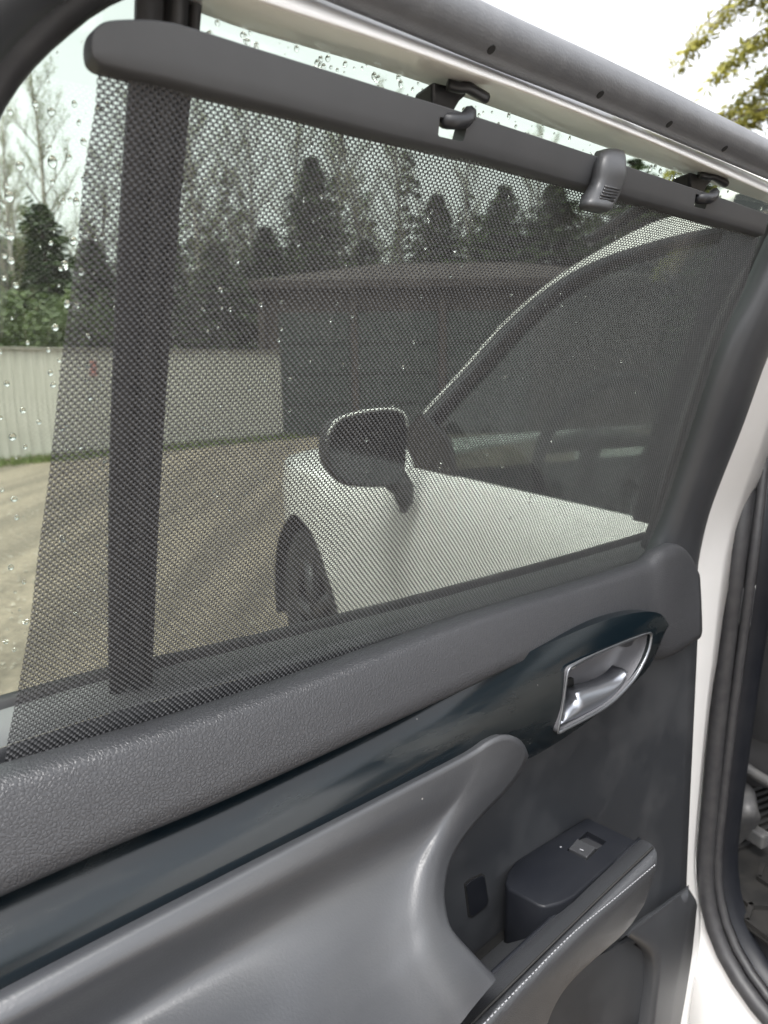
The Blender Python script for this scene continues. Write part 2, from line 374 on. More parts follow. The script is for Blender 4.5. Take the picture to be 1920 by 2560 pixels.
# ---- garage building ahead
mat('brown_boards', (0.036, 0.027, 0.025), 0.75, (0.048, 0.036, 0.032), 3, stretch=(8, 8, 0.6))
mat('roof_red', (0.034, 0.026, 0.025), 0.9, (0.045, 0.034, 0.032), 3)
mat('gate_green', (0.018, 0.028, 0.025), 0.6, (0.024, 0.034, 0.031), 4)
mat('dark_soffit', (0.05, 0.045, 0.04), 0.8)
def garage():
    A = gz(668, 1094); yw = A.y; x0 = A.x
    M = Matrix.Translation((x0, yw, 0)) @ Matrix.Rotation(R(3), 4, 'Z')
    g = empty('garage', M, 'low brown garage with a red hipped roof and dark green gates beyond the car', 'building')
    W, Dp, H = 8.5, 5.0, 3.05
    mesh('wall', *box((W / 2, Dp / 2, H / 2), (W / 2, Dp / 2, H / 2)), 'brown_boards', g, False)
    o = 0.22
    V = [(-o, -o, H), (W + o, -o, H), (W + o, Dp + o, H), (-o, Dp + o, H), (-o, -o, H + .16), (W + o, -o, H + .16), (W + o, Dp + o, H + .16), (-o, Dp + o, H + .16), (2.6, Dp / 2, H + .85), (W - 2.6, Dp / 2, H + .85)]
    F = [(0, 1, 5, 4), (1, 2, 6, 5), (2, 3, 7, 6), (3, 0, 4, 7), (0, 3, 2, 1), (4, 5, 9, 8), (5, 6, 9), (6, 7, 8, 9), (7, 4, 8)]
    V = [Vector(v) + Vector((0, 0, 0.004)) for v in V]
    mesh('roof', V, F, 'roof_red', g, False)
    def X_at(u): return (at(u, 1000, yw).x - x0)
    for (ua, ub) in ((705, 885), (893, 1096), (1120, 1330)):
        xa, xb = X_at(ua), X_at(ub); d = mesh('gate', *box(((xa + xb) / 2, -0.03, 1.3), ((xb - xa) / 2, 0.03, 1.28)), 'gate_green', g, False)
        for k in range(4): mesh('gate_panel', *box(((xa + xb) / 2, -0.075, 0.35 + k * 0.63), ((xb - xa) / 2 - 0.08, 0.012, 0.28)), 'gate_green', d, False)
    for xa in (-0.004, X_at(889), X_at(1108)): mesh('corner_board', *box((xa, -0.05, H / 2), (0.07, 0.05, H / 2 - 0.004)), 'brown_boards', g, False)
garage()

# ---- trees
mat('birch_bark', (0.16, 0.145, 0.125), 0.85, (0.30, 0.285, 0.26), 6, stretch=(1, 1, 3))
mat('twig_brown', (0.11, 0.095, 0.075), 0.9, (0.16, 0.14, 0.10), 4)
mat('spruce_bark', (0.10, 0.075, 0.055), 0.9)
def leafmat(name, c1, c2, transl=0.3):
    m, t, b = nodes_of(name); tc = N(t, 'ShaderNodeTexCoord')
    nz = N(t, 'ShaderNodeTexNoise', Scale=1.6, Detail=5.0); t.links.new(tc.outputs['Object'], nz.inputs['Vector'])
    rp = N(t, 'ShaderNodeMapRange'); rp.inputs[1].default_value = 0.35; rp.inputs[2].default_value = 0.65; t.links.new(nz.outputs[0], rp.inputs[0])
    mx = N(t, 'ShaderNodeMix', data_type='RGBA'); mx.inputs[6].default_value = (*c1, 1); mx.inputs[7].default_value = (*c2, 1); t.links.new(rp.outputs[0], mx.inputs[0])
    t.links.new(mx.outputs[2], b.inputs['Base Color']); b.inputs['Roughness'].default_value = 0.6
    tl = N(t, 'ShaderNodeBsdfTranslucent'); t.links.new(mx.outputs[2], tl.inputs[0])
    ms = N(t, 'ShaderNodeMixShader'); ms.inputs[0].default_value = transl
    t.links.new(b.outputs[0], ms.inputs[1]); t.links.new(tl.outputs[0], ms.inputs[2]); t.links.new(ms.outputs[0], t.nodes['Material Output'].inputs['Surface'])
leafmat('spruce_needles', (0.035, 0.06, 0.025), (0.075, 0.11, 0.04))
leafmat('bud_leaves', (0.13, 0.17, 0.05), (0.20, 0.22, 0.08), 0.4)
leafmat('bush_leaves', (0.04, 0.065, 0.02), (0.085, 0.115, 0.035), 0.35)
leafmat('larch_needles', (0.19, 0.195, 0.03), (0.32, 0.30, 0.055), 0.5)
def bare_tree_data(seed, h, buds=True):
    rnd = random.Random(seed); trunk = []; br = []; tips = []
    p = Vector((0, 0, -0.1)); d = Vector((rnd.uniform(-.04, .04), rnd.uniform(-.04, .04), 1)); tr = []
    n = 14
    for i in range(n + 1):
        tr.append(p.copy()); p = p + d.normalized() * (h / n); d += Vector((rnd.uniform(-.07, .07), rnd.uniform(-.07, .07), 0))
    rads = [h * 0.011 * (1 - i / (n + 0.6)) ** 0.8 + 0.006 for i in range(n + 1)]
    T = tube(None, tr, rads, None, None, 6)
    def branch(p, d, L, r, lev):
        pts = [p.copy()]; q = p.copy(); dd = d.copy(); k = 4 if lev < 2 else 3
        for i in range(k):
            q = q + dd.normalized() * (L / k); dd += Vector((rnd.uniform(-.16, .16), rnd.uniform(-.16, .16), 0.10 + rnd.uniform(-.05, .12))); pts.append(q.copy())
        br.append(tube(None, pts, [max(r * (1 - i / (k + .3)), 0.0035) for i in range(k + 1)], None, None, 3))
        if lev >= 2: tips.extend(pts[1:]); return
        m = 7 if lev == 0 else 5
        for i in range(m):
            f = 0.22 + 0.78 * i / m; idx = min(int(f * k), k - 1); s = pts[idx].lerp(pts[idx + 1], f * k - idx)
            a = rnd.uniform(0, 6.28); side = Vector((math.cos(a), math.sin(a), rnd.uniform(0.1, 0.9)))
            branch(s, (dd.normalized() * 0.9 + side * 0.75), L * rnd.uniform(0.32, 0.5), r * 0.5, lev + 1)
    for i in range(24):
        f = 0.24 + 0.74 * (i / 24); idx = min(int(f * n), n - 1); s = tr[idx].lerp(tr[idx + 1], f * n - idx); a = i * 2.4 + rnd.uniform(-.4, .4)
        branch(s, Vector((math.cos(a), math.sin(a), rnd.uniform(0.9, 1.7))), h * rnd.uniform(0.14, 0.24) * (1.15 - f * 0.75), rads[idx] * 0.42, 0)
    L = []
    if buds:
        V = []; F = []
        for tp in tips:
            for _ in range(2):
                c = tp + Vector((rnd.gauss(0, .05), rnd.gauss(0, .05), rnd.gauss(0, .05))); s = rnd.uniform(.012, .028)
                a = Vector((rnd.gauss(0, 1), rnd.gauss(0, 1), rnd.gauss(0, 1))).normalized(); b2 = a.orthogonal().normalized(); k = len(V)
                V += [c + a * s, c + b2 * s * .7, c - a * s, c - b2 * s * .7]; F.append((k, k + 1, k + 2, k + 3))
        L = (V, F)
    return T, br, L
def spruce_data(seed, h, wid, drop=0.35, dens=1.0, leafs=0.06):
    rnd = random.Random(seed); V = []; F = []; bars = []
    tr = [Vector((0, 0, -0.1)), Vector((0.02, 0, h * 0.5)), Vector((0, 0, h))]
    T = tube(None, tr, [h * 0.017, h * 0.01, 0.006], None, None, 6)
    z = h * 0.06
    while z < h * 0.985:
        f = 1 - z / h; rr = wid * (f ** 0.9) * rnd.uniform(0.7, 1.1) + 0.03; nb = max(4, int(8 * dens))
        for i in range(nb):
            a = rnd.uniform(0, 6.28); L = rr * rnd.uniform(0.7, 1.1); ex = Vector((math.cos(a), math.sin(a), 0)); si = Vector((-ex.y, ex.x, 0))
            steps = max(3, int(L / 0.16 * dens))
            for s in range(steps):
                u = (s + rnd.random()) / steps; c = Vector((0, 0, z)) + ex * L * u + Vector((0, 0, -drop * L * u * (1.2 - 0.6 * u)))
                for q in range(4):
                    sd = rnd.choice((-1, 1)); k = len(V); ln = leafs * rnd.uniform(1.2, 3.0) * (1.25 - 0.5 * u) * min(1, .35 + f * 3); wd = leafs * rnd.uniform(.25, .5)
                    dr = (ex * rnd.uniform(.3, .9) + si * sd * rnd.uniform(.3, 1.0) + Vector((0, 0, rnd.uniform(-.7, .25)))).normalized(); pr = dr.cross(Vector((rnd.gauss(0, 1), rnd.gauss(0, 1), rnd.gauss(0, 1)))).normalized()
                    V += [c, c + dr * ln * .5 + pr * wd, c + dr * ln, c + dr * ln * .5 - pr * wd]; F.append((k, k + 1, k + 2, k + 3))
        z += max(0.09, 0.045 * h * (0.4 + f)) / dens
    return T, V, F
def bush_data(seed, w, h, nl, ls):
    rnd = random.Random(seed); V = []; F = []; st = []
    for i in range(9):
        a = rnd.uniform(0, 6.28); e = Vector((math.cos(a) * w * .35, math.sin(a) * w * .35, h * rnd.uniform(.55, .9)))
        st.append(tube(None, [Vector((0, 0, -.05)), e * .5 + Vector((0, 0, h * .1)), e], [.025, .015, .005], None, None, 4))
    cl = [Vector((rnd.gauss(0, w * .22), rnd.gauss(0, w * .22), h * rnd.uniform(.18, .9))) for _ in range(34)]
    for i in range(nl):
        c = rnd.choice(cl) + Vector((rnd.gauss(0, w * .08), rnd.gauss(0, w * .08), rnd.gauss(0, h * .07)))
        if c.z < 0.02: c.z = 0.05
        a = Vector((rnd.gauss(0, 1), rnd.gauss(0, 1), rnd.gauss(0, 1))).normalized(); b2 = a.orthogonal().normalized(); k = len(V); s = ls * rnd.uniform(.6, 1.3)
        V += [c + a * s, c + b2 * s * .55, c - a * s, c - b2 * s * .55]; F.append((k, k + 1, k + 2, k + 3))
    return st, V, F
def me_of(name, V, F, m, smooth=False):
    me = bpy.data.meshes.new(name); me.from_pydata([tuple(v) for v in V], [], F); me.materials.append(MATS[m])
    if smooth: me.polygons.foreach_set('use_smooth', [True] * len(me.polygons))
    return me
def merge(parts):
    V = []; F = []
    for v, f in parts:
        k = len(V); V += list(v); F += [tuple(i + k for i in q) for q in f]
    return V, F
BIRCH = []
for sd in (11, 23, 37):
    T, br, L = bare_tree_data(sd, 10.0)
    BIRCH.append((me_of('birch_trunk', *T, 'birch_bark', True), me_of('birch_branches', *merge(br), 'twig_brown'), me_of('birch_buds', *L, 'bud_leaves')))
SPR = []
for sd, wd in ((3, 3.0), (8, 2.5), (15, 3.3)):
    T, V, F = spruce_data(sd, 8.0, wd, drop=0.22, dens=1.3, leafs=0.12); SPR.append((me_of('spruce_trunk', *T, 'spruce_bark', True), me_of('spruce_needles', V, F, 'spruce_needles')))
def place_birch(u, vtop, dist, k, label, rot=0.0, lean=(0, 0)):
    b0 = at(u, 1000, dist); top = at(u, vtop, dist); s = top.z / 10.0
    o = empty('birch_tree', Matrix.Translation((b0.x, b0.y, 0)) @ Matrix.Rotation(lean[0], 4, 'Y') @ Matrix.Rotation(rot, 4, 'Z') @ Matrix.Scale(s, 4), label, 'tree', 'bare birches behind the fence')
    for nm, me in zip(('trunk', 'branches', 'buds'), BIRCH[k]): link(bpy.data.objects.new(nm, me), o)
def place_spruce(u, vtop, dist, k, label, rot=0.0, wide=1.0):
    b0 = at(u, 1000, dist); top = at(u, vtop, dist); s = top.z / 8.0
    o = empty('spruce_tree', Matrix.Translation((b0.x, b0.y, 0)) @ Matrix.Rotation(rot, 4, 'Z') @ Matrix.Diagonal((s * wide, s * wide, s, 1)), label, 'tree', 'dark spruces behind the fence')
    for nm, me in zip(('trunk', 'crown'), SPR[k]): link(bpy.data.objects.new(nm, me), o)
place_birch(158, 110, 19, 0, 'bare birch in the quarter window, the tall one nearest the shade edge', 0.4)
place_birch(95, 250, 17, 1, 'leaning bare birch at the left side of the quarter window', 1.9, (-0.16, 0))
place_birch(-30, 330, 18, 2, 'bare birch at the very left edge of the quarter window', 3.0, (-0.05, 0))
place_birch(255, 360, 22, 1, 'bare birch seen through the mesh between shade edge and window divider', 0.9)
place_birch(520, 120, 20, 2, 'bare birch whose top shows above the shade bar, right of the divider', 2.2)
place_birch(640, 260, 23, 0, 'bare birch seen through the mesh left of the pointed spruce', 4.1)
place_birch(930, 200, 24, 1, 'bare birch seen through the mesh between the two middle spruces', 5.1)
place_birch(1180, 330, 25, 0, 'bare birch seen through the mesh right of the centre spruce', 1.2)
place_birch(400, 200, 24, 0, 'bare birch seen through the mesh close to the right side of the divider', 3.4)
place_birch(585, 330, 26, 1, 'thin bare birch seen through the mesh above the fence end', 0.1)
place_birch(730, 180, 27, 2, 'bare birch seen through the mesh just left of the tallest spruce', 1.5)
place_birch(870, 300, 26, 0, 'bare birch seen through the mesh just right of the tallest spruce', 2.7)
place_birch(1010, 260, 28, 2, 'bare birch seen through the mesh left of the centre spruce', 4.8)
place_birch(1330, 330, 27, 1, 'bare birch seen through the mesh between the dense spruce pair', 5.9)
place_birch(60, 380, 24, 0, 'far bare birch low between the two birches of the quarter window', 5.3)
place_spruce(20, 560, 17.5, 0, 'dark spruce low in the quarter window at the left edge', 0.3, 1.74)
place_spruce(-70, 600, 19.5, 2, 'broad spruce outside the left picture edge, partly in the quarter window', 3.7, 1.74)
place_spruce(85, 610, 20.5, 2, 'dark broad spruce behind the leaning birch in the quarter window', 4.4, 1.89)
place_spruce(145, 500, 18.5, 1, 'narrow spruce in the quarter window beside the shade edge', 1.1, 1.89)
place_spruce(260, 590, 18, 2, 'dark spruce behind the mesh strip left of the window divider', 2.0, 1.74)
place_spruce(430, 560, 20, 2, 'spruce seen through the mesh right beside the window divider', 2.9, 1.74)
place_spruce(560, 600, 19.5, 0, 'broad spruce above the fence end, left of the garage', 0.7, 1.89)
place_spruce(680, 560, 21, 1, 'small spruce behind the left corner of the garage', 1.7, 2.03)
place_spruce(798, 385, 22.5, 1, 'tallest pointed spruce behind the garage, seen through the mesh', 2.4, 1.59)
place_spruce(920, 590, 23, 0, 'low spruce between the tallest and the centre spruce', 3.3, 1.89)
place_spruce(1093, 480, 23, 1, 'centre spruce behind the garage roof, right of the tallest one', 4.0, 1.74)
place_spruce(1255, 455, 22, 2, 'left one of the dense spruce pair over the red roof', 5.0, 1.59)
place_spruce(1375, 450, 22, 0, 'right one of the dense spruce pair over the red roof', 5.6, 1.89)
place_spruce(1560, 390, 24, 2, 'spruce behind the white car roof, near the pull tab', 0.2, 1.74)
place_spruce(1720, 380, 26, 1, 'spruce showing above the shade bar near the right hook', 1.2, 1.89)
def bush(u, v, dist, w_, h_, label, seed):
    p = at(u, 1000, dist); st, V, F = bush_data(seed, w_, h_, 3600, 0.07)
    o = empty('shrub', Matrix.Translation((p.x, p.y, 0)), label, 'shrub', 'shrubs behind the fence')
    link(bpy.data.objects.new('stems', me_of('stems', *merge(st), 'twig_brown')), o); link(bpy.data.objects.new('crown', me_of('crown', V, F, 'bush_leaves')), o)
bush(75, 800, 14.3, 2.6, 3.0, 'light green leafy shrub just over the fence in the quarter window', 4)
bush(-60, 800, 14.0, 2.4, 2.8, 'green shrub over the fence at the left picture edge', 5)
bush(230, 800, 16.0, 2.6, 3.1, 'green shrub over the fence behind the strip left of the divider', 6)
def far_forest():
    rnd = random.Random(77); V = []; F = []
    for i in range(170):
        a = rnd.uniform(-75, 75); r = rnd.uniform(32, 55); h = rnd.uniform(6.0, 12.0); bx, by = r * math.sin(R(a)), r * math.cos(R(a)); wd = h * .2
        for q in range(230):
            f = rnd.random() ** .75; rr = wd * (1 - f) * rnd.uniform(.2, 1); an = rnd.uniform(0, 6.28); c = Vector((bx + rr * math.cos(an), by + rr * math.sin(an), h * f)); s = rnd.uniform(.35, .8) * (1.15 - f * .7); k = len(V)
            ex = Vector((math.cos(an), math.sin(an), -.5)); si = Vector((-ex.y, ex.x, rnd.uniform(-.4, .4)))
            V += [c, c + ex * s + si * s * .5, c + ex * s * 1.3, c + ex * s * .8 - si * s * .5]; F.append((k, k + 1, k + 2, k + 3))
    o = bpy.data.objects.new('far_forest', me_of('far_forest', V, F, 'spruce_needles')); link(o)
    tag(o, 'far dark belt of conifer forest behind everything', 'forest', kind='stuff')
far_forest()
def larch():
    rnd = random.Random(41); base = at(2085, 400, 9.0); top = 9.0
    o = empty('larch_tree', Matrix.Translation((base.x, base.y, 0)), 'yellow green conifer with drooping branches at the top right corner', 'tree')
    tr = [Vector((0, 0, -.1)), Vector((.05, 0, 4)), Vector((0, .05, 8)), Vector((.04, 0, top))]
    mesh('trunk', *tube(None, tr, [.2, .15, .08, .02], None, None, 8), 'spruce_bark', o)
    br = []; V = []; F = []
    z = 3.1; i = 0
    while z < top - .2:
        a = i * 2.399 + rnd.uniform(-.3, .3); L = (1.9 * (1 - z / top) ** .6 + .5) * rnd.uniform(.75, 1.15); ex = Vector((math.cos(a), math.sin(a), 0)); pts = []
        for s in range(7):
            u = s / 6; pts.append(Vector((0, 0, z)) + ex * L * u + Vector((0, 0, .12 * L * math.sin(u * 3.0) - .30 * L * u * u)))
        br.append(tube(None, pts, [.03 * (1 - s / 6.6) for s in range(7)], None, None, 4))
        for s in range(int(150 * L)):
            u = rnd.uniform(.12, 1.03); c = Vector((0, 0, z)) + ex * L * u + Vector((0, 0, .12 * L * math.sin(u * 3.0) - .34 * L * u * u))
            sd = Vector((-ex.y, ex.x, 0)) * rnd.gauss(0, .17 * (1.25 - u * .6)); c = c + sd + Vector((0, 0, -abs(rnd.gauss(0, .07))))
            for q in range(4):
                dr = Vector((rnd.gauss(0, 1), rnd.gauss(0, 1), rnd.gauss(-.3, .8))).normalized(); pr = dr.orthogonal().normalized(); s_ = rnd.uniform(.06, .14); k = len(V); c2 = c + dr * .02
                V += [c2, c2 + dr * s_ * .5 + pr * s_ * .22, c2 + dr * s_, c2 + dr * s_ * .5 - pr * s_ * .22]; F.append((k, k + 1, k + 2, k + 3))
        z += .11; i += 1
    link(bpy.data.objects.new('branches', me_of('branches', *merge(br), 'spruce_bark')), o); link(bpy.data.objects.new('crown', me_of('crown', V, F, 'larch_needles')), o)
larch()

# ================================================================== THE WHITE CAR (front half beyond the door, opening on the right)
car = empty('white_suv', CAR_M, 'white sport utility car with its left rear door wide open', 'car')
def car_body():
    xs = [0.03, 0.25, 0.5, 0.75, 1.0, 1.2, 1.4, 1.6, 1.8, 2.0, 2.2, 2.4, 2.55, 2.66, 2.74, 2.78]
    def yo(x): return 0.0 if x < 1.7 else -0.9 * ((x - 1.7) / 1.08) ** 3.2 * 0.62
    def sec(x):
        o = yo(x); zs = 1.05 - 0.0 * x if x < 1.0 else 1.05 - 0.10 * (x - 1.0) - 0.07 * max(0, x - 1.7) ** 2
        return [(o - .10, .26), (o - .03, .34), (o + .005, .48), (o + .02, .62), (o + .018, .74), (o + .025, .86), (o + .012, .95), (o - .012, zs - .02), (o - .035, zs)]
    def make(name, xa, xb, top_in):
        XS = [x for x in xs if xa < x < xb]; XS = [xa] + XS + [xb]
        rows = []
        S = [sec(x) for x in XS]
        for k in range(len(S[0])): rows.append([Vector((x, S[i][k][0], S[i][k][1])) for i, x in enumerate(XS)])
        for dy, dzz in top_in: rows.append([Vector((x, max(S[i][-1][0] - dy, -.95), S[i][-1][1] + dzz)) for i, x in enumerate(XS)])
        back = [[p + Vector((0, -.035, -.006)) for p in r] for r in rows[::-1]]
        return loft(name, rows + back, 'white_paint', car, closed=True, caps=True)
    fd = make('front_door', 0.02, 1.045, [])
    autosmooth(fd, 50)
    fe = make('fender', 1.052, 2.78, [(.06, .025), (.25, .05), (.55, .075), (.9, .08)])
    cyl = []
    for k in range(48):
        an = 2 * math.pi * k / 48; cyl.append(Vector((1.90 + .405 * math.cos(an), .3, .37 + .405 * math.sin(an))))
    c = prism('cut', cyl, Vector((0, -.75, 0)), 'white_paint', car)
    boolean(fe, [c]); autosmooth(fe, 40)
    # wheel-arch liner, tyre and rim
    V = []; F = []
    for k in range(25):
        an = math.pi * k / 24 * 1.16 - .25
        for (y, r) in ((.0, .40), (-.32, .40)): V.append((1.90 + r * math.cos(an), y, .37 + r * math.sin(an)))
    for k in range(24): F.append((2 * k, 2 * k + 1, 2 * k + 3, 2 * k + 2))
    mesh('arch_liner', V, F, 'cabin_dark', car)
    ring = []
    prof = [(.0, .22), (.015, .30), (.005, .345), (-.02, .365), (-.12, .368), (-.2, .36), (-.22, .33), (-.22, .22)]
    V = []; F = []; ns = 56
    for k in range(ns):
        an = 2 * math.pi * k / ns
        for (y, r) in prof: V.append((1.90 + r * math.cos(an), y - .035, .365 + r * math.sin(an)))
    m_ = len(prof)
    for k in range(ns):
        for q in range(m_ - 1): F.append((k * m_ + q, k * m_ + q + 1, ((k + 1) % ns) * m_ + q + 1, ((k + 1) % ns) * m_ + q))
    ty = mesh('front_tyre', V, F, 'tyre_rubber', car)
    parts = []
    for k in range(5):
        an = 2 * math.pi * k / 5; d = Vector((math.cos(an), 0, math.sin(an))); c0 = Vector((1.90, -.06, .365))
        parts.append(tube(None, [c0 + d * .03, c0 + d * .12 + Vector((0, .015, 0)), c0 + d * .225], [.035, .028, .032], None, None, 8))
    parts.append(tube(None, [Vector((1.90 + .225 * math.cos(a), -.05, .365 + .225 * math.sin(a))) for a in np.linspace(0, 6.283, 41)[:-1]], .018, None, None, 8, closed=True))
    joined('wheel_rim', parts, 'rim_alloy', ty)
car_body()
def car_glasshouse():
    # A pillar / roof edge: dark window frame line and white outer strip, leaning in with the tumblehome
    lean = lambda z: -0.035 - max(0, z - 1.05) * 0.32
    def crw(pts, count, dy=0.0):
        out = []
        for u, v in pts:
            z = 1.3
            for _ in range(8): p = cp(u, v, lean(z) + dy); z = p.z
            out.append(p)
        return [Vector(p) for p in smooth_line(out, count)]
    n = 34
    inner = crw([(1055, 1092), (1110, 1030), (1200, 935), (1300, 825), (1400, 735), (1520, 670), (1700, 612), (1880, 580)], n)
    mid = crw([(1020, 1085), (1065, 1030), (1160, 925), (1260, 812), (1375, 715), (1500, 647), (1690, 588), (1880, 552)], n)
    outer = crw([(1018, 1082), (1061, 1026), (1156, 921), (1256, 808), (1369, 709), (1484, 634), (1645, 552), (1850, 505)], n)
    fr = loft('window_frame', [off(inner, dn=0.02), inner, mid, off(mid, dn=.03)], 'black_gloss', car)
    for p in (): pass
    top = [p + Vector((0, -.10, .05)) for p in outer]; top2 = [p + Vector((0, -.45, .11)) for p in outer]; top3 = [p + Vector((0, -.9, .13)) for p in outer]
    loft('roof_side', [off(mid, dn=0.004), outer], 'white_paint', car)
    # roof panel over the cabin, to the rear as well
    RX = [Vector((x, 0, 0)) for x in (.30, .15, 0, -.5, -1.0, -1.6, -2.1)]
    zz = [1.63, 1.665, 1.69, 1.71, 1.71, 1.68, 1.62]
    rows = []
    for (y, dzz) in ((-.21, -.06), (-.26, -.02), (-.5, .03), (-.95, .045), (-1.4, .03), (-1.64, -.02), (-1.69, -.06)):
        rows.append([Vector((p.x, y, z + dzz)) for p, z in zip(RX, zz)])
    back = [[p + Vector((0, 0, -.04)) for p in r] for r in rows[::-1]]
    loft('roof', rows + back, 'white_paint', car, closed=True, caps=True)
    # roof rail: thin dark bar along the roof edge
    rl = crw([(1470, 640), (1560, 585), (1645, 535), (1760, 490), (1900, 440)], 20, dy=-.03)
    tube('roof_rail', [p + Vector((0, 0, .03)) for p in rl], .013, 'black_gloss', car, 8)
    # glass of the front door
    bot = crow([(1040, 1165), (1090, 1187), (1300, 1237), (1600, 1300), (1720, 1326)], -.05, n)
    inn = [p + Vector((0, -.012, 0)) for p in inner]
    loft('front_window', [bot, inn], 'front_glass', car)
    # belt moulding under the glass
    loft('belt_moulding', [[p + Vector((0, .02, -.004)) for p in bot], [p + Vector((0, .028, -.02)) for p in bot], [p + Vector((0, .012, -.034)) for p in bot]], 'black_gloss', car)
    # mirror sail behind the mirror
    sail = [cp(u, v, -.045) for u, v in ((1010, 1085), (1060, 1030), (1130, 1095), (1150, 1195), (1050, 1178))]
    prism('mirror_sail', sail, Vector((0, .012, 0)), 'black_gloss', car, bevel=.004)
car_glasshouse()
def car_mirror():
    o = 0.165
    face = [(824, 1090), (845, 1055), (900, 1036), (960, 1028), (1000, 1034), (1012, 1060), (1012, 1120), (1005, 1190), (985, 1210), (930, 1214), (870, 1208), (835, 1180), (822, 1140)]
    # glass faces rearward: lay the outline on the upright plane x = const of the car
    def onx(u, v, x):
        r = ray(u, v); q = CAM - CH; k = (x - q @ CF) / (r @ CF); P = q + k * r; return Vector((P @ CF, P @ CO, P[2]))
    x0 = 0.90
    L = [Vector(p) for p in smooth_line([onx(u, v, x0) for u, v in face + face[:1]], 41)][:-1]
    c = sum(L, Vector()) / len(L)
    rings = []
    for s, dx in ((1.0, -.004), (1.05, .0), (1.075, .02), (1.0, .07), (.78, .115), (.42, .135), (.05, .14)):
        rings.append([c + (p - c) * s + Vector((dx, 0, 0)) for p in L] + [c + (L[0] - c) * s + Vector((dx, 0, 0))])
    mi = loft('side_mirror', rings, 'black_rubber', car)
    V = [c + (p - c) * .985 + Vector((-.002, 0, 0)) for p in L]
    mesh('mirror_glass', V, [tuple(range(len(V)))], 'mirror_face', mi, False)
    rim = [c + (p - c) * 1.05 + Vector((-.001, 0, .001)) for p in L]
    tube('bright_rim', [p for p in rim if p.z > c.z + .035 ], .003, 'white_paint', mi, 6)
    st = [onx(985, 1195, x0 + .03), onx(1008, 1225, x0 + .02), onx(1012, 1255, x0 + .02), onx(1008, 1280, x0 + .03)]
    tube('mirror_stalk', st, [(.035, .03), (.03, .024), (.022, .018), (.008, .008)], 'black_rubber', mi, 12)
car_mirror()
def car_opening():
    # B pillar jamb, sill and the rubber seal round the rear door opening
    n = 40
    line = [(2010, 420), (1955, 700), (1920, 900), (1880, 1100), (1848, 1350), (1818, 1600), (1795, 1800), (1776, 2000), (1764, 2150), (1768, 2240), (1786, 2320), (1822, 2405), (1880, 2495), (1960, 2590), (2060, 2690)]
    pts = []
    for u, v in line:
        z = 1.2
        for _ in range(8): p = cp(u, v, -.045 - max(0, z - 1.05) * .32); z = p.z
        pts.append(p)
    sl = [Vector(p) for p in smooth_line(pts, n)]
    tube('opening_seal', sl, [(.0135, .0135)] * n, 'black_rubber', car, 12)
    inner_line = [Vector((p.x, p.y, p.z)) for p in sl]
    c = Vector((-.45, -.05, 1.0))
    lip = [p + (Vector((c.x, p.y, c.z)) - p).normalized() * .018 + Vector((0, -.012, 0)) for p in sl]
    tube('seal_lip', lip, .0075, 'black_rubber', car, 8)
    trim0 = [p + (Vector((c.x, p.y, c.z)) - p).normalized() * .022 + Vector((0, -.02, 0)) for p in sl]
    trim1 = [p + (Vector((c.x, p.y, c.z)) - p).normalized() * .035 + Vector((0, -.035, 0)) for p in sl]
    trim2 = [p + (Vector((c.x, p.y, c.z)) - p).normalized() * .030 + Vector((0, -.05, 0)) for p in sl]
    loft('pillar_trim', [trim0, trim1, trim2], 'pod_plastic', car)
    # white jamb and sill around it
    def outw(p):
        f = min(1, max(0, (p.z - .40) / .12)); r_ = (p - Vector((c.x, p.y, c.z))).normalized(); return (r_ * (1 - f) + Vector((1, 0, 0)) * f).normalized()
    rows = [[p + outw(p) * d + Vector((0, y, 0)) for p in sl] for d, y in ((.004, -.006), (.03, .0), (.05, .012), (.075, .02))]
    loft('door_jamb', rows, 'white_paint', car)
    low = [p for p in sl if p.z < .62]
    loft('sill', [[p + outw(p) * d + Vector((0, y, 0)) for p in low] for d, y in ((.070, .0205), (.16, .024), (.26, .004))], 'white_paint', car)
    bp = []
    for z in (1.0, 1.15, 1.3, 1.45, 1.58): bp.append([Vector((x - (z - 1.05) * .06, -.02 - max(0, z - 1.05) * .32, z)) for x in (.055, .10, .16, .20)])
    loft('b_pillar', bp, 'black_gloss', car)
    floor = [Vector((x, y, .40)) for x, y in ((2.2, -.09), (-1.2, -.09), (-1.2, -1.75), (2.2, -1.75))]
    prism('cabin_floor', floor, Vector((0, 0, -.06)), 'cabin_dark', car)
    far = [Vector((-1.6, -1.80, .3)), Vector((2.5, -1.80, .3)), Vector((2.5, -1.80, .95)), Vector((1.0, -1.80, 1.04)), Vector((-1.6, -1.80, 1.08))]
    prism('far_side', far, Vector((0, -.05, 0)), 'white_paint', car)
    wall = [Vector((-1.6, -1.795, .35)), Vector((1.3, -1.795, .35)), Vector((1.0, -1.795, 1.04)), Vector((-1.6, -1.795, 1.08))]
    prism('far_trim', wall, Vector((0, .04, 0)), 'cabin_dark', car)
    for x in (.02, -1.1): prism('far_pillar', [Vector((x - .06, -1.80, 1.03)), Vector((x + .06, -1.80, 1.03)), Vector((x - .04, -1.66, 1.66)), Vector((x - .16, -1.66, 1.66))], Vector((0, .04, 0)), 'cabin_dark', car)
    # rear quarter behind the opening
    q = [(-1.0, .28), (-1.05, .7), (-.98, 1.08), (-1.15, 1.35), (-1.3, 1.62), (-2.05, 1.6), (-2.4, 1.1), (-2.5, .3)]
    prism('rear_quarter', [Vector((x, -.01 - max(0, z - 1.05) * .35, z)) for x, z in q], Vector((0, -.12, 0)), 'white_paint', car, bevel=.02)
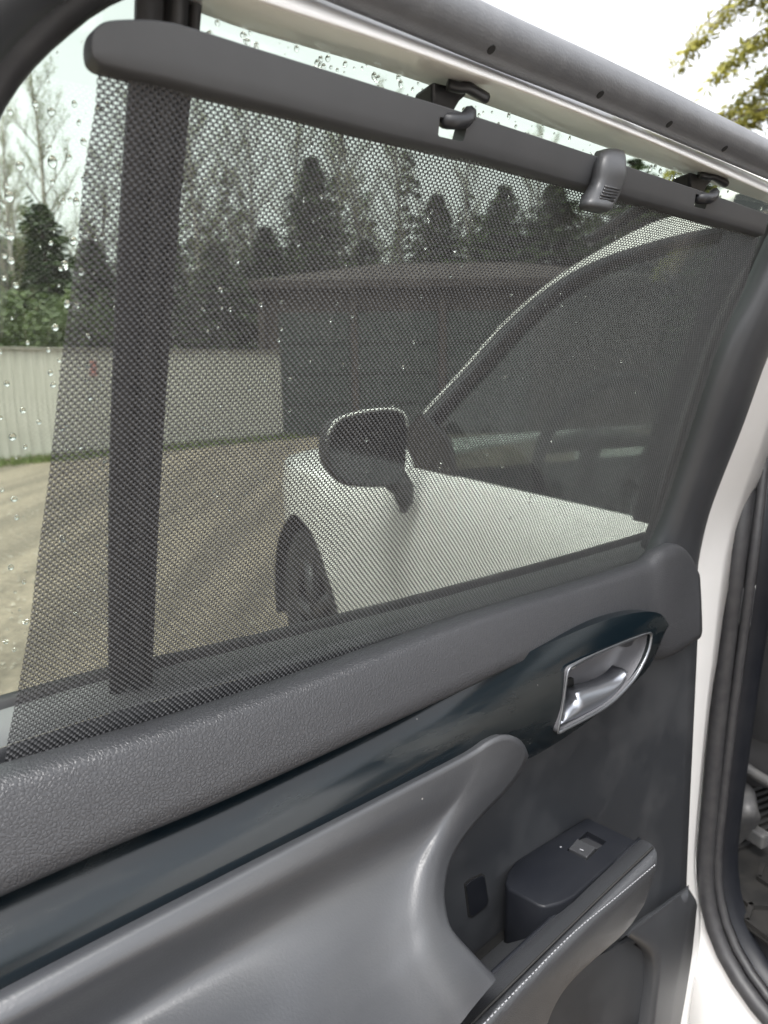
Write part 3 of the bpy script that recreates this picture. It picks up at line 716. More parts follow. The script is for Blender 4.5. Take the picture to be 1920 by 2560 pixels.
    prism('tailgate', [Vector((-2.42, -.05, .3)), Vector((-2.42, -1.75, .3)), Vector((-2.05, -1.6, 1.6)), Vector((-2.05, -.22, 1.6))], Vector((-.06, 0, 0)), 'white_paint', car)
    # dashboard and steering wheel
    db = [[Vector((x, y, z)) for y in np.linspace(-.1, -1.7, 12)] for x, z in ((.62, .70), (.60, .85), (.64, .95), (.80, 1.0), (1.05, 1.03))]
    loft('dashboard', db, 'cabin_dark', car)
    wc = cp(1500, 1110, -.42); ax = Vector((.9, 0, .42)).normalized(); e1 = Vector((0, 1, 0)); e2 = ax.cross(e1)
    sw = tube('steering_wheel', [wc + (e1 * math.cos(a) + e2 * math.sin(a)) * .185 for a in np.linspace(0, 6.283, 49)[:-1]], .016, 'cabin_dark', car, 8, closed=True)
    for a in (0, math.pi, 1.5 * math.pi): tube('wheel_spoke', [wc + ax * .03, wc + (e1 * math.cos(a) + e2 * math.sin(a)) * .18], [.03, .015], 'seat_plastic', sw, 8)
car_opening()
def seat():
    s = empty('front_seat', CAR_M @ Matrix.Translation((0.1, -.5, .40)), 'black front car seat behind the rubber door seal at the right edge', 'seat')
    inv = Vector((.1, -.5, .4))
    # back-rest: rounded block leaning rearward
    rows = []
    for z, x, hw, th in ((.22, .02, .23, .06), (.28, .0, .25, .09), (.45, -.05, .26, .10), (.65, -.10, .26, .10), (.82, -.15, .23, .09), (.92, -.18, .15, .06)):
        ring = []
        for k in range(25):
            a = 2 * math.pi * k / 24; cx, cy = math.cos(a), math.sin(a)
            ring.append(Vector((x + th * math.copysign(abs(cx) ** .6, cx), hw * math.copysign(abs(cy) ** .5, cy), z)))
        rows.append(ring)
    loft('backrest', rows, 'seat_leather', s, sub=1)
    rows = []
    for z, g in ((.10, .9), (.14, 1.0), (.22, 1.0), (.27, .94), (.28, .6)):
        ring = []
        for k in range(25):
            a = 2 * math.pi * k / 24; cx, cy = math.cos(a), math.sin(a)
            ring.append(Vector((.24 + .27 * g * math.copysign(abs(cx) ** .5, cx), .25 * g * math.copysign(abs(cy) ** .5, cy), z)))
        rows.append(ring)
    loft('cushion', rows, 'seat_leather', s, sub=1)
    hd = []
    for z, g in ((.98, .5), (1.0, .9), (1.08, 1), (1.15, .9), (1.17, .5)):
        hd.append([Vector((-.2 + .05 * g * math.cos(a), .13 * g * math.sin(a), z)) for a in np.linspace(0, 6.283, 25)])
    loft('headrest', hd, 'seat_leather', s, sub=1)
    def loc(u, v, y): return cp(u, v, y) - inv
    # pale side shield: curved plate under the cushion side, and the light strip above it
    up = [loc(1800, 1935, -.26), loc(1845, 1945, -.25), loc(1885, 1975, -.25), loc(1897, 2030, -.26)]
    lo = [loc(1795, 2110, -.25), loc(1815, 2125, -.23), loc(1850, 2110, -.23), loc(1893, 2065, -.25)]
    md = [loc(1790, 2020, -.24), loc(1835, 2030, -.2), loc(1880, 2030, -.21), loc(1902, 2045, -.24)]
    g = [[Vector(p) for p in smooth_line(r, 14)] for r in (up, md, lo)]
    loft('side_shield', [[Vector(p) for p in smooth_line([g[k][i] for k in range(3)], 9)] for i in range(14)], 'seat_plastic', s)
    st0 = [loc(1808, 1893, -.24), loc(1850, 1910, -.24), loc(1895, 1940, -.24), loc(1935, 1962, -.24)]
    tube('side_strip', [Vector(p) for p in smooth_line(st0, 14)], [(.012, .010)] * 14, 'seat_plastic', s, 8)
    for (u, v) in ((1893, 2090), (1812, 2150)):
        b0 = loc(u, v, -.25); parts = box(b0, (.02, .012, .014)); mesh('rail_bracket', *parts, 'seat_plastic', s, False, bevel=.004)
    rp = [loc(1810, 2190, -.24), loc(1880, 2175, -.28)]
    rb = box(loc(1835, 2225, -.22), (.05, .018, .018)); mesh('seat_foot', *rb, 'seat_plastic', s, False, bevel=.006)
    tube('wire', [Vector(p) for p in smooth_line([loc(1880, 2075, -.25), loc(1908, 2085, -.25), loc(1900, 2110, -.25), loc(1925, 2090, -.26)], 20)], .003, 'black_rubber', s, 6)
seat()
def floor_mat():
    z0 = .405
    o = empty('floor_mat', CAR_M @ Matrix.Translation((0, -.5, z0)), 'black ribbed rubber floor mat on the car floor at lower right', 'floor mat')
    V, F = box((-.1, .12, .004), (.62, .30, .004)); base = mesh('mat_sheet', V, F, 'mat_rubber', o, False, bevel=.003)
    rib = []
    for i in range(22): rib.append(box((.10 + i * .017, .12, .011), (.0035, .28, .003)))
    joined('ribs', rib, 'mat_rubber', o, smooth=False)
    hx = []
    for i in range(11):
        for j in range(8):
            cx, cy = -.62 + i * .0624, -.16 + j * .072 + (i % 2) * .036
            for k in range(3):
                a = R(60 * k + 30); hx.append(box((cx + math.cos(a) * .036, cy + math.sin(a) * .036, .012), (.004, .022, .004), Matrix.Rotation(a, 3, 'Z')))
    tag(joined('tread_pattern', hx, 'mat_rubber', o, smooth=False), kind='stuff')
floor_mat()

# ================================================================== THE REAR DOOR
door = empty('rear_door', DOOR_M, 'open left rear car door seen from its inside, dark trim and white frame', 'car door')
def upper_frame():
    n = 60
    r0 = drow([(60, -150), (300, -52), (451, 0), (637, 72), (960, 167), (1217, 255), (1481, 350), (1712, 431), (1920, 503), (2060, 552)], -.034, n)
    r1 = drow([(60, -232), (300, -122), (500, -54), (700, 16), (960, 102), (1217, 194), (1365, 248), (1654, 364), (1920, 482), (2060, 541)], .008, n)
    r2 = drow([(60, -330), (300, -212), (560, -104), (822, 4), (960, 60), (1232, 168), (1504, 278), (1675, 349), (1813, 407), (1920, 454), (2060, 518)], -.014, n)
    r3 = off(r2, dn=-.03, dt=.02)
    fr = loft('window_frame', [off(r0, dn=-.012, dt=.004), r0, [a.lerp(b, .5) for a, b in zip(r0, r1)], [a.lerp(b, .9) for a, b in zip(r0, r1)], r1, [a.lerp(b, .5) for a, b in zip(r1, r2)], r2, r3], 'white_paint', door)
    ct = drow([(60, -434), (300, -314), (600, -186), (880, -62), (1060, 18), (1270, 112), (1450, 188), (1600, 254), (1740, 318), (1860, 373), (1960, 419), (2080, 475)], -.004, n)
    rad = [(.0156, .0152)] * n
    se = tube('door_seal', ct, rad, 'seal_rubber', door, 18)
    # small vent holes along the underside of the tube
    for (u, v) in ((882, 9), (1232, 146), (1504, 255), (1675, 331), (1813, 391)):
        c = dp(u, v, .012); i = min(range(n), key=lambda k: (ct[k] - c).length); tdir = (ct[min(i + 1, n - 1)] - ct[max(i - 1, 0)]).normalized()
        fr_ = max(0, min(1, 0)); q = ct[i] + tdir * (c - ct[i]).dot(tdir); nn = (Vector((0, -1, -1.35)) - tdir * Vector((0, -1, -1.35)).dot(tdir)).normalized(); b2 = tdir.cross(nn)
        pc = q + nn * .0160; V = []
        for k in range(12):
            a = 2 * math.pi * k / 12; V.append(pc + tdir * math.cos(a) * .0026 + b2 * math.sin(a) * .0030)
        prism('vent_hole', V, -nn * .004, 'hole_black', se)
    # dark trim at the rear upper corner and its rubber lip
    arc = [(-345, 1930), (-340, 1500), (-260, 1000), (-150, 560), (-60, 300), (0, 190), (58, 118), (116, 63), (174, 16), (205, -8), (290, -55), (420, -95)]
    a0 = drow(arc, -.038, 40); a1 = drow([(u - 14, v - 12) for u, v in arc], -.004, 40); a2 = drow([(u - 40, v - 34) for u, v in arc], .012, 40); a3 = drow([(u - 160, v - 120) for u, v in arc], .02, 40); a4 = drow([(u - 330, v - 260) for u, v in arc], -.01, 40)
    loft('corner_trim', [a1, a2, a3, a4], 'dark_trim', door)
    tube('corner_gasket', [a.lerp(b, .5) for a, b in zip(a0, a1)], .0095, 'black_rubber', door, 8)
    # front pillar trim of the window and the white edge beyond it
    k = 30
    b0 = drow([(1985, 480), (1915, 560), (1872, 660), (1838, 740), (1768, 889), (1650, 1240), (1600, 1375), (1590, 1420)], -.042, k)
    b1 = drow([(2000, 500), (1935, 580), (1893, 665), (1855, 745), (1785, 895), (1668, 1245), (1618, 1375), (1605, 1420)], -.012, k)
    b2 = drow([(2040, 545), (1968, 660), (1925, 740), (1885, 830), (1825, 985), (1725, 1270), (1690, 1375), (1680, 1440)], .012, k)
    b3 = drow([(2085, 590), (1995, 720), (1945, 815), (1905, 905), (1850, 1060), (1772, 1262), (1742, 1385), (1735, 1460)], .006, k)
    b4 = drow([(2100, 600), (2003, 728), (1952, 822), (1912, 912), (1857, 1066), (1779, 1268), (1749, 1391), (1742, 1466)], -.012, k)
    loft('pillar_trim', [b0, b1, [p.lerp(q, .5) + Vector((0, -.004, 0)) for p, q in zip(b1, b2)], b2, b3, b4], 'dark_trim', door)
    tube('glass_run', [p.lerp(q, .45) for p, q in zip(b0, b1)], .0055, 'black_rubber', door, 8)
    # white metal edge of the door along the hinge side
    e0 = drow([(2090, 560), (1995, 720), (1943, 815), (1903, 905), (1845, 1065), (1765, 1262), (1732, 1385), (1738, 1500), (1738, 1600), (1732, 1700), (1722, 1933), (1708, 2200), (1722, 2330), (1690, 2560), (1670, 2800)], -.014, 44)
    e1 = drow([(2150, 560), (2060, 740), (2005, 870), (1965, 980), (1925, 1120), (1872, 1280), (1832, 1420), (1808, 1540), (1795, 1640), (1780, 1730), (1756, 1933), (1738, 2160), (1752, 2330), (1720, 2560), (1700, 2800)], -.02, 44)
    loft('door_edge', [e0, [p.lerp(q, .6) + Vector((0, -.004, 0)) for p, q in zip(e0, e1)], e1, off(e1, ds=.006, dn=-.02), off(e1, ds=-.01, dn=-.11)], 'white_paint', door)
    # outer skin
    rows = []
    for t_, n_ in ((.28, -.09), (.4, -.125), (.6, -.14), (.8, -.14), (.95, -.135), (1.02, -.115), (1.04, -.08)):
        rows.append([Vector((s, -n_, t_)) for s in np.linspace(SEND - .004, .80, 10)])
    loft('outer_skin', rows, 'white_paint', door)
    prof = [(1.07, .02), (1.0, .045), (.93, .05), (.80, .07), (.62, .13), (.40, .06), (.28, .0), (.285, -.09), (.4, -.122), (.6, -.137), (.8, -.137), (.95, -.132), (1.02, -.112), (1.04, -.075)]
    prism('rear_edge', [Vector((SEND, -n_, t_)) for t_, n_ in prof], Vector((.008, 0, 0)), 'white_paint', door)
upper_frame()
def glass_parts():
    def pane(name, pts, a):
        f = [dp(u, v, a) for u, v in pts]; return prism(name, f, Vector((0, .004, 0)), 'door_glass', door)
    pane('quarter_glass', [(-340, 1900), (-300, 1000), (-170, 560), (-75, 290), (-10, 175), (50, 105), (110, 50), (170, 2), (260, -60), (420, -110), (420, 0), (395, 300), (340, 1000), (330, 1500), (330, 1850)], -.052)
    pane('window_glass', [(412, 10), (420, -100), (640, 40), (960, 150), (1300, 270), (1700, 410), (2000, 520), (1900, 640), (1700, 1080), (1590, 1400), (1100, 1560), (700, 1690), (330, 1850), (350, 1500)], -.049)
    # divider bar between the two panes
    n = 24
    def col(pts, a): return drow(pts, a, n)
    L = [(337, -30), (333, 100), (321, 197), (300, 500), (285, 800), (272, 1200), (270, 1500), (272, 1830)]
    Rr = [(508, -30), (497, 100), (479, 231), (452, 500), (428, 800), (402, 1200), (388, 1500), (378, 1790)]
    def mix(f): return [(a[0] + (b[0] - a[0]) * f, a[1] + (b[1] - a[1]) * f) for a, b in zip(L, Rr)]
    loft('divider_bar', [col(L, -.056), col(L, -.036), col(mix(.12), -.031), col(mix(.40), -.030), col(mix(.44), -.035), col(mix(.48), -.030), col(mix(.64), -.024), col(mix(.80), -.028), col(mix(.83), -.036), col(mix(.88), -.031), col(mix(.97), -.031), col(Rr, -.036), col(Rr, -.054)], 'dark_trim', door)
    for f0, f1, nm in ((0.02, .40, 'divider_rubber'), (.84, .99, 'divider_rubber')):
        loft(nm, [off(col(mix(f0), -.030), dn=.001), off(col(mix((f0 + f1) / 2), -.0275), dn=.001), off(col(mix(f1), -.030), dn=.001)], 'black_rubber', door)
    # belt line outside the shade: rubber strip at the foot of the glass and the ledge inside it
    m = 40
    g0 = drow([(-90, 1775), (0, 1745), (45, 1733), (160, 1700), (271, 1672), (420, 1640), (700, 1575), (1100, 1475), (1420, 1388), (1640, 1325)], -.047, m)
    g1 = off(g0, dn=.003, dt=.003); g2 = off(g0, dn=.008, dt=.000); g3 = off(g0, dn=.010, dt=-.006)
    loft('belt_strip', ext([off(g0, dt=-.01), g0, g1, g2, g3]), 'black_rubber', door)
    l1 = off(g0, dn=.009, dt=-.004); l2 = off(g0, dn=.024, dt=-.012); l3 = off(g0, dn=.029, dt=-.020); l4 = off(g0, dn=.036, dt=-.07)
    loft('belt_ledge', ext([l1, l2, l3]), 'ledge_plastic', door)
    loft('slot_lip', ext([off(l3, dn=.0005), off(l3, dn=.003, dt=-.003), l4]), 'hook_plastic', door)
glass_parts()
def droplets():
    rnd = random.Random(21)
    def drops(spots, a, parent):
        V = []; F = []
        for (u, v, r) in spots:
            c = dp(u, v, a); nrm = Vector((0, 1, .3)).normalized(); e1 = X; e2 = nrm.cross(e1)
            k0 = len(V); rings = 5; seg = 12; sx = rnd.uniform(.85, 1.1); sy = rnd.uniform(.95, 1.35); hh = rnd.uniform(.42, .6)
            sk = rnd.uniform(-.15, .15)
            for i in range(rings):
                th = (math.pi / 2) * i / rings
                for k in range(seg):
                    an = 2 * math.pi * k / seg; V.append(c + e1 * (math.cos(an) * sx + sk * math.sin(an)) * r * math.cos(th) + e2 * math.sin(an) * sy * r * math.cos(th) + nrm * hh * r * math.sin(th))
            V.append(c + nrm * hh * r)
            for i in range(rings - 1):
                for k in range(seg): F.append((k0 + i * seg + k, k0 + i * seg + (k + 1) % seg, k0 + (i + 1) * seg + (k + 1) % seg, k0 + (i + 1) * seg + k))
            for k in range(seg): F.append((k0 + (rings - 1) * seg + k, k0 + (rings - 1) * seg + (k + 1) % seg, k0 + rings * seg))
            F.append(tuple(k0 + k for k in range(seg))[::-1])
        o = mesh('water_droplets', V, F, 'water', None); o.parent = parent; return tag(o, kind='stuff')
    q = bpy.data.objects['quarter_glass']; wg = bpy.data.objects['window_glass']
    S = [(162, 49, 4.2), (62, 165, 5.2), (263, 20, 2), (88, 260, 2.5), (128, 280, 3.2), (25, 280, 2.6), (50, 415, 4), (131, 405, 4.2), (124, 370, 2), (172, 395, 2.6), (209, 355, 2.7), (23, 492, 3.6), (131, 455, 2), (17, 465, 2), (25, 590, 3.8), (183, 602, 3.2), (127, 608, 1.8), (28, 652, 2.6), (11, 640, 2), (10, 695, 2.2), (40, 714, 2.8), (168, 760, 3.4), (138, 819, 3), (69, 857, 2), (121, 875, 1.9), (0, 880, 2), (17, 959, 2.6), (126, 932, 2.4), (133, 962, 2.6), (148, 900, 2), (57, 1026, 3), (97, 1055, 2.4), (31, 1092, 3.6), (63, 1117, 2.2), (2, 1044, 2), (35, 1248, 3), (42, 1294, 2.6), (5, 1225, 2), (27, 1418, 3.2), (60, 1455, 2.2), (65, 1555, 3.4), (38, 1480, 1.5), (15, 1605, 2.6), (36, 1625, 2)]
    sp = [(u, v, r * .00062) for u, v, r in S]
    for i in range(46): sp.append((rnd.uniform(0, 245), rnd.uniform(20, 1650), rnd.uniform(.0003, .0009)))
    for i in range(60): sp.append((rnd.uniform(150, 300), rnd.uniform(250, 1600), rnd.uniform(.0008, .002)))
    drops(sp, -.0563, q)
    sp = []
    for i in range(120):
        u = rnd.uniform(520, 1915); f = (u - 520) / 1400; ytop = np.interp(u, [520, 960, 1481, 1920], [45, 172, 355, 505]); ybot = np.interp(u, [520, 960, 1492, 1909], [90, 225, 394, 535])
        sp.append((u, ytop + (ybot - ytop) * rnd.uniform(.05, 1.1), rnd.choice((.0005, .0008, .0011, .0016)) * (1 + .5 * f)))
    for i in range(170): sp.append((rnd.uniform(480, 1600), rnd.uniform(330, 1300), rnd.uniform(.0007, .0017)))
    drops(sp, -.0533, wg)
droplets()
def pad_and_strip():
    n = 70
    crown_px = [(-120, 1955), (75, 1900), (203, 1862), (579, 1747), (960, 1610), (1191, 1529), (1423, 1461), (1560, 1418), (1606, 1402), (1624, 1388), (1640, 1373), (1683, 1358), (1714, 1378), (1738, 1424)]
    crown = drow(crown_px, .026, n)
    lower = drow([(-120, 2280), (0, 2228), (289, 2101), (579, 1980), (960, 1806), (1134, 1726), (1307, 1650), (1481, 1610), (1560, 1618), (1650, 1648), (1744, 1598)], .042, n)
    rows = [off(crown, dn=-.018, dt=-.03), off(crown, dn=-.016, dt=-.008), off(crown, dn=-.008, dt=-.001), crown]
    for f, dn in ((.012, .0060), (.03, .0100), (.06, .0125), (.12, .0140), (.40, .0152), (.70, .0155), (.88, .0142), (.95, .0105), (.985, .0055)):
        rows.append([Vector((a.x + (b.x - a.x) * f, a.y + (b.y - a.y) * f - dn * (1 - .55 * (i / (n - 1)) ** 5), a.z + (b.z - a.z) * f)) for i, (a, b) in enumerate(zip(crown, lower))])
    rows += [lower, off(lower, dn=-.012, dt=.003)]
    # round the hinge-side end back towards the metal
    for r in rows:
        e = r[-1]; r.append(e + Vector((.004, .008, 0))); r.append(e + Vector((.005, .03, 0)))
    loft('upper_pad', ext(rows), 'pad_leather', door)
    # dark glossy strip with the door handle
    k = 60
    top = drow([(-120, 2268, .030), (0, 2212, .030), (289, 2088, .030), (579, 1967, .031), (960, 1796, .034), (1134, 1718, .042), (1307, 1637, .052), (1481, 1562, .061), (1568, 1536, .063), (1625, 1529, .063), (1655, 1537, .062), (1668, 1556, .060)], .046, k)
    bot = drow([(-120, 2600), (0, 2545), (289, 2390), (637, 2205), (960, 2036), (1162, 1935), (1270, 1905, .052), (1330, 1893, .054), (1450, 1818, .058), (1545, 1742, .060), (1625, 1664, .061), (1665, 1568, .060)], .050, k)
    fr = []
    for f in np.linspace(0, 1, 11):
        u = np.linspace(0, 1, k); fr.append([Vector((a.x + (b.x - a.x) * f, a.y + (b.y - a.y) * f - .014 * math.sin(math.pi * f) ** .8 * (1 - x ** 3) - .003 * math.sin(math.pi * f), a.z + (b.z - a.z) * f)) for a, b, x in zip(top, bot, u)])
    # left part tucks under the pad
    rows = fr + [off(bot, dn=-.032, dt=.003), off(top, dn=-.032, dt=-.003)]
    st = loft('accent_strip', ext(rows), 'accent_navy', door, closed=True, caps=True)
    rim_px = [(1612, 1582), (1621, 1581), (1622, 1590), (1617, 1620), (1602, 1657), (1573, 1703), (1510, 1763), (1400, 1824), (1389, 1829), (1389, 1820), (1398, 1779), (1409, 1705), (1413, 1680), (1418, 1669), (1428, 1662), (1481, 1634), (1568, 1598)]
    L = [Vector(p) for p in smooth_line([dp(u, v, .0665) for u, v in rim_px + rim_px[:1]], 81)][:-1]
    cut = prism('cut', [p + Vector((0, -.05, 0)) for p in L], Vector((0, .12, 0)), 'accent_navy', door)
    boolean(st, [cut]); autosmooth(st, 40)
    bz = tube('handle_bezel', [p + Vector((0, -.003, 0)) for p in L], [(.0010, .0018)] * len(L), 'bezel_metal', door, 8, closed=True)
    c = sum(L, Vector()) / len(L); rings = []
    for s, d in ((1.01, -.002), (.985, .008), (.95, .022), (.84, .030), (.5, .034), (.05, .035)):
        rings.append([c + (p - c) * s + Vector((0, d, 0)) for p in L + L[:1]])
    loft('handle_cup', rings, 'cup_plastic', door)
    hole = [dp(u, v, .0325) for u, v in ((1416, 1705), (1440, 1698), (1440, 1735), (1418, 1762), (1408, 1770))]
    # lever
    t0 = drow([(1402, 1795), (1414, 1775), (1438, 1752), (1442, 1733), (1470, 1722), (1500, 1712), (1535, 1696), (1560, 1672)], .060, 26)
    t1 = drow([(1397, 1812), (1430, 1800), (1460, 1788), (1484, 1776), (1512, 1760), (1535, 1738), (1552, 1714), (1564, 1684)], .064, 26)
    rows = [off(t0, dn=-.014), off(t0, dn=-.002), t0] + [[Vector((a.x + (b.x - a.x) * f, a.y + (b.y - a.y) * f - .0035 * math.sin(math.pi * f), a.z + (b.z - a.z) * f)) for a, b in zip(t0, t1)] for f in (.2, .4, .6, .8)] + [t1, off(t1, dn=-.004), off(t1, dn=-.014)]
    loft('handle_lever', rows, 'satin_metal', door, closed=True, caps=True)
    slot = [dp(u, v, .042) for u, v in ((1414, 1700), (1434, 1695), (1436, 1742), (1412, 1770))]
    prism('lever_slot', slot, Vector((0, .004, 0)), 'hole_black', door)
pad_and_strip()
def lower_trim():
    # swooping soft panel: Coons patch over its four measured edges, depth included
    nu, nv = 120, 48
    top = smooth_line([(-160, 2590, .066), (0, 2502, .066), (289, 2349, .066), (637, 2167, .066), (960, 1999, .066), (1162, 1894, .068), (1230, 1851, .071), (1268, 1838, .073), (1296, 1846, .074), (1312, 1864, .073), (1322, 1890, .071)], nu)
    rgt = smooth_line([(1322, 1890, .071), (1284, 1958, .068), (1191, 2057, .070), (1134, 2138, .078), (1113, 2219, .090), (1116, 2277, .100), (1134, 2334, .112), (1190, 2398, .126), (1240, 2450, .136)], nv)
    bot = smooth_line([(-160, 3300, .15), (300, 3020, .15), (700, 2810, .15), (1020, 2665, .146), (1135, 2575, .143), (1180, 2522, .141), (1240, 2450, .136)], nu)
    lef = smooth_line([(-160, 2590, .066), (-160, 2800, .085), (-160, 3050, .11), (-160, 3300, .15)], nv)
    rows = []
    for j in range(nv):
        v = j / (nv - 1); r = []
        for i in range(nu):
            u = i / (nu - 1)
            P = (1 - v) * top[i] + v * bot[i] + (1 - u) * lef[j] + u * rgt[j] - ((1 - u) * (1 - v) * top[0] + u * (1 - v) * top[-1] + (1 - u) * v * bot[0] + u * v * bot[-1])
            w_ = min(1, max(0, (v - .30) / .64)); w_ = w_ * w_ * (3 - 2 * w_); own = (1 - w_) * top[i][2] + w_ * bot[i][2]; k_ = max(0, (u - .25) / .75); k_ = k_ * k_ * (3 - 2 * k_); base = own * (1 - k_) + P[2] * k_
            dep = base + .012 * math.exp(-((v - .10) / .10) ** 2) * (1 - u ** 2) - .004 * math.sin(math.pi * min(1, max(0, (v - .1) / .6))) ** 2 * (1 - u) 
            r.append(dp(P[0], P[1], dep))
        rows.append(r)
    f0 = rows[0]
    pre = [off(f0, dn=-.035, dt=-.012), off(f0, dn=-.012, dt=-.0035), off(f0, dn=-.004, dt=-.0006)]
    allr = pre + rows
    for r in allr:
        e = r[-1]; r.append(e + Vector((.0025, .004, 0))); r.append(e + Vector((.003, .012, 0))); r.append(e + Vector((.0, .05, 0)))
    loft('lower_trim', ext(allr), 'soft_trim', door)
    # flat wall behind the armrest
    n = 24
    a = drow([(1000, 1840), (1300, 1760), (1500, 1660), (1650, 1600), (1744, 1575)], .030, n); a_ = drow([(1000, 1880), (1300, 1800), (1500, 1722), (1650, 1650), (1744, 1601)], .035, n); b = drow([(1000, 2080), (1300, 2000), (1500, 1940), (1650, 1870), (1733, 1837)], .034, n)
    c = drow([(1000, 2330), (1300, 2260), (1500, 2180), (1650, 2100), (1724, 2030)], .032, n); d = drow([(1000, 2560), (1300, 2480), (1500, 2400), (1650, 2300), (1716, 2230)], .032, n); e = drow([(1000, 2900), (1300, 2800), (1500, 2700), (1650, 2560), (1712, 2420)], .028, n)
    rows = [[Vector(p) for p in smooth_line([x[i] for x in (a, a_, b, c, d, e)], 24)] for i in range(n)]
    ed = rows[-1]; rows.append([p + Vector((.004, .006, 0)) for p in ed]); rows.append([p + Vector((.005, .05, 0)) for p in ed])
    loft('armrest_wall', rows, 'pocket_trim_shaded', door)
    cap = [dp(u, v, .0345) for u, v in ((1166, 2214), (1178, 2202), (1206, 2189), (1213, 2194), (1222, 2252), (1216, 2266), (1184, 2292), (1176, 2290))]
    cc = sum(cap, Vector()) / len(cap)
    prism('cap_groove', [cc + (p - cc) * 1.08 + Vector((0, .0011, 0)) for p in cap], Vector((0, .003, 0)), 'hole_black', door)
    prism('cover_cap', cap, Vector((0, .003, 0)), 'pod_plastic', door, bevel=.0008)
lower_trim()
def armrest():
    zt = dp(1469, 2042, .036).z
    n = 40
    # padded bar
    r1 = drow([(1590, 2104), (1420, 2254), (1215, 2438), (1060, 2580), (900, 2740)], .088, n)
    r2 = drow([(1606, 2099), (1445, 2246), (1235, 2445), (1085, 2600), (930, 2760)], .104, n)
    r3 = drow([(1628, 2110), (1470, 2262), (1250, 2480), (1110, 2620), (960, 2790)], .124, n)
    r4 = drow([(1641, 2132), (1470, 2290), (1250, 2510), (1120, 2645), (960, 2830)], .136, n)
    r5 = drow([(1642, 2158), (1440, 2335), (1215, 2560), (1090, 2700), (960, 2860)], .140, n)
    r6 = drow([(1636, 2184), (1520, 2310), (1330, 2500), (1230, 2640), (1100, 2860)], .139, n)
    r7 = drow([(1610, 2262), (1560, 2330), (1411, 2470), (1330, 2640), (1200, 2860)], .126, n)
    r8 = drow([(1600, 2262), (1545, 2335), (1405, 2480), (1320, 2660), (1190, 2880)], .09, n)
    rr = [off(r1, dn=-.05, dt=-.05), off(r1, dn=-.004, dt=-.01), r1, r2, r3, r4, r5, r6, r7, r8]
    cols = [[Vector(p) for p in smooth_line([x[i] for x in rr], 40)] for i in range(n)]
    tip = cols[0]; cen = sum(tip, Vector()) / len(tip)
    front = [[cen + (p - cen) * s + Vector((d, 0, 0)) for p in tip] for s, d in ((.15, .012), (.55, .0105), (.85, .006), (.96, .002))]
    ar = loft('armrest', front + cols, 'arm_leather', door)
    # stitches one by one too small to pick apart: one part
    line = drow([(1637, 2162), (1540, 2243), (1435, 2330), (1320, 2445), (1203, 2566), (1120, 2655)], .1415, 340); parts = []
    for i in range(0, 330, 5): parts.append(tube(None, [line[i], line[i + 1].lerp(line[i + 2], .5) + Vector((0, -.0004, 0)), line[i + 3]], .00055, None, None, 5))
    tag(joined('stitching', parts, 'stitch_thread', ar), kind='stuff')
    sm = drow([(1632, 2118), (1470, 2272), (1250, 2488), (1130, 2610), (1000, 2745)], .131, 60)
    tube('seam', sm, .0011, 'hole_black', ar, 6)
    tube('armrest_rail', [p.lerp(q, .5) + Vector((0, -.001, .001)) for p, q in zip(r1, r2)], [(.0032, .0026)] * n, 'pod_plastic', ar, 8)
    # well beside the pod (hand grip)
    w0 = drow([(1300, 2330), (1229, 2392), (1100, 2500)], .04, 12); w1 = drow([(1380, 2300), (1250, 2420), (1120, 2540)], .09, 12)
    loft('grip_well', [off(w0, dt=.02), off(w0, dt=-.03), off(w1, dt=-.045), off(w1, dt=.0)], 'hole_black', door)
    # switch pod
    tp = [dz(u, v, zt) for u, v in ((1469, 2042), (1592, 2101), (1436, 2240), (1405, 2256), (1362, 2267), (1345, 2262), (1272, 2222), (1262, 2205), (1268, 2182), (1285, 2156), (1310, 2137), (1377, 2097))]
    pod = prism('switch_pod', tp, Vector((0, 0, -.075)), 'pod_plastic', door, bevel=.0028, seg=3)
    base = [dz(u, v, zt) for u, v in ((1400, 2080), (1469, 2042), (1600, 2104), (1440, 2246), (1400, 2262), (1362, 2271), (1342, 2266), (1270, 2226), (1280, 2160))]
    cut = prism('cut', [dz(u, v, zt) + Vector((0, 0, .01)) for u, v in ((1468, 2078), (1516, 2104), (1467, 2151), (1417, 2125))], Vector((0, 0, -.016)), 'pod_plastic', door)
    boolean(pod, [cut]); autosmooth(pod, 35)
    def block(name, top, low):
        f0 = [Vector((p.x, p.y, low)) for p in top]
        return mesh(name, f0 + top, [(3, 2, 1, 0), (4, 5, 6, 7), (0, 1, 5, 4), (1, 2, 6, 5), (2, 3, 7, 6), (3, 0, 4, 7)], 'switch_plastic', pod, False, bevel=.0009)
    def sw(u, v, h): p = dz(u, v, zt); return Vector((p.x, p.y, zt + h))
    block('window_switch', [sw(1422, 2125, .0022), sw(1443, 2105, .0042), sw(1489, 2127, .0042), sw(1467, 2148, .0022)], zt - .007)
    block('switch_rear', [sw(1446, 2103, .0015), sw(1466, 2084, -.0045), sw(1510, 2105, -.0045), sw(1491, 2125, .0015)], zt - .0075)
    mk = [dz(u, v, zt + .0040) for u, v in ((1450, 2121), (1459, 2125), (1458, 2127), (1449, 2123))]
    prism('switch_mark', mk, Vector((0, 0, -.0005)), 'stitch_thread', pod)
    lp = dz(1402, 2117, zt + .0004); prism('switch_lamp', [lp + Vector((math.cos(a) * .0011, math.sin(a) * .0011, 0)) for a in np.linspace(0, 6.283, 9)[:-1]], Vector((0, 0, -.0006)), 'stitch_thread', pod)
armrest()
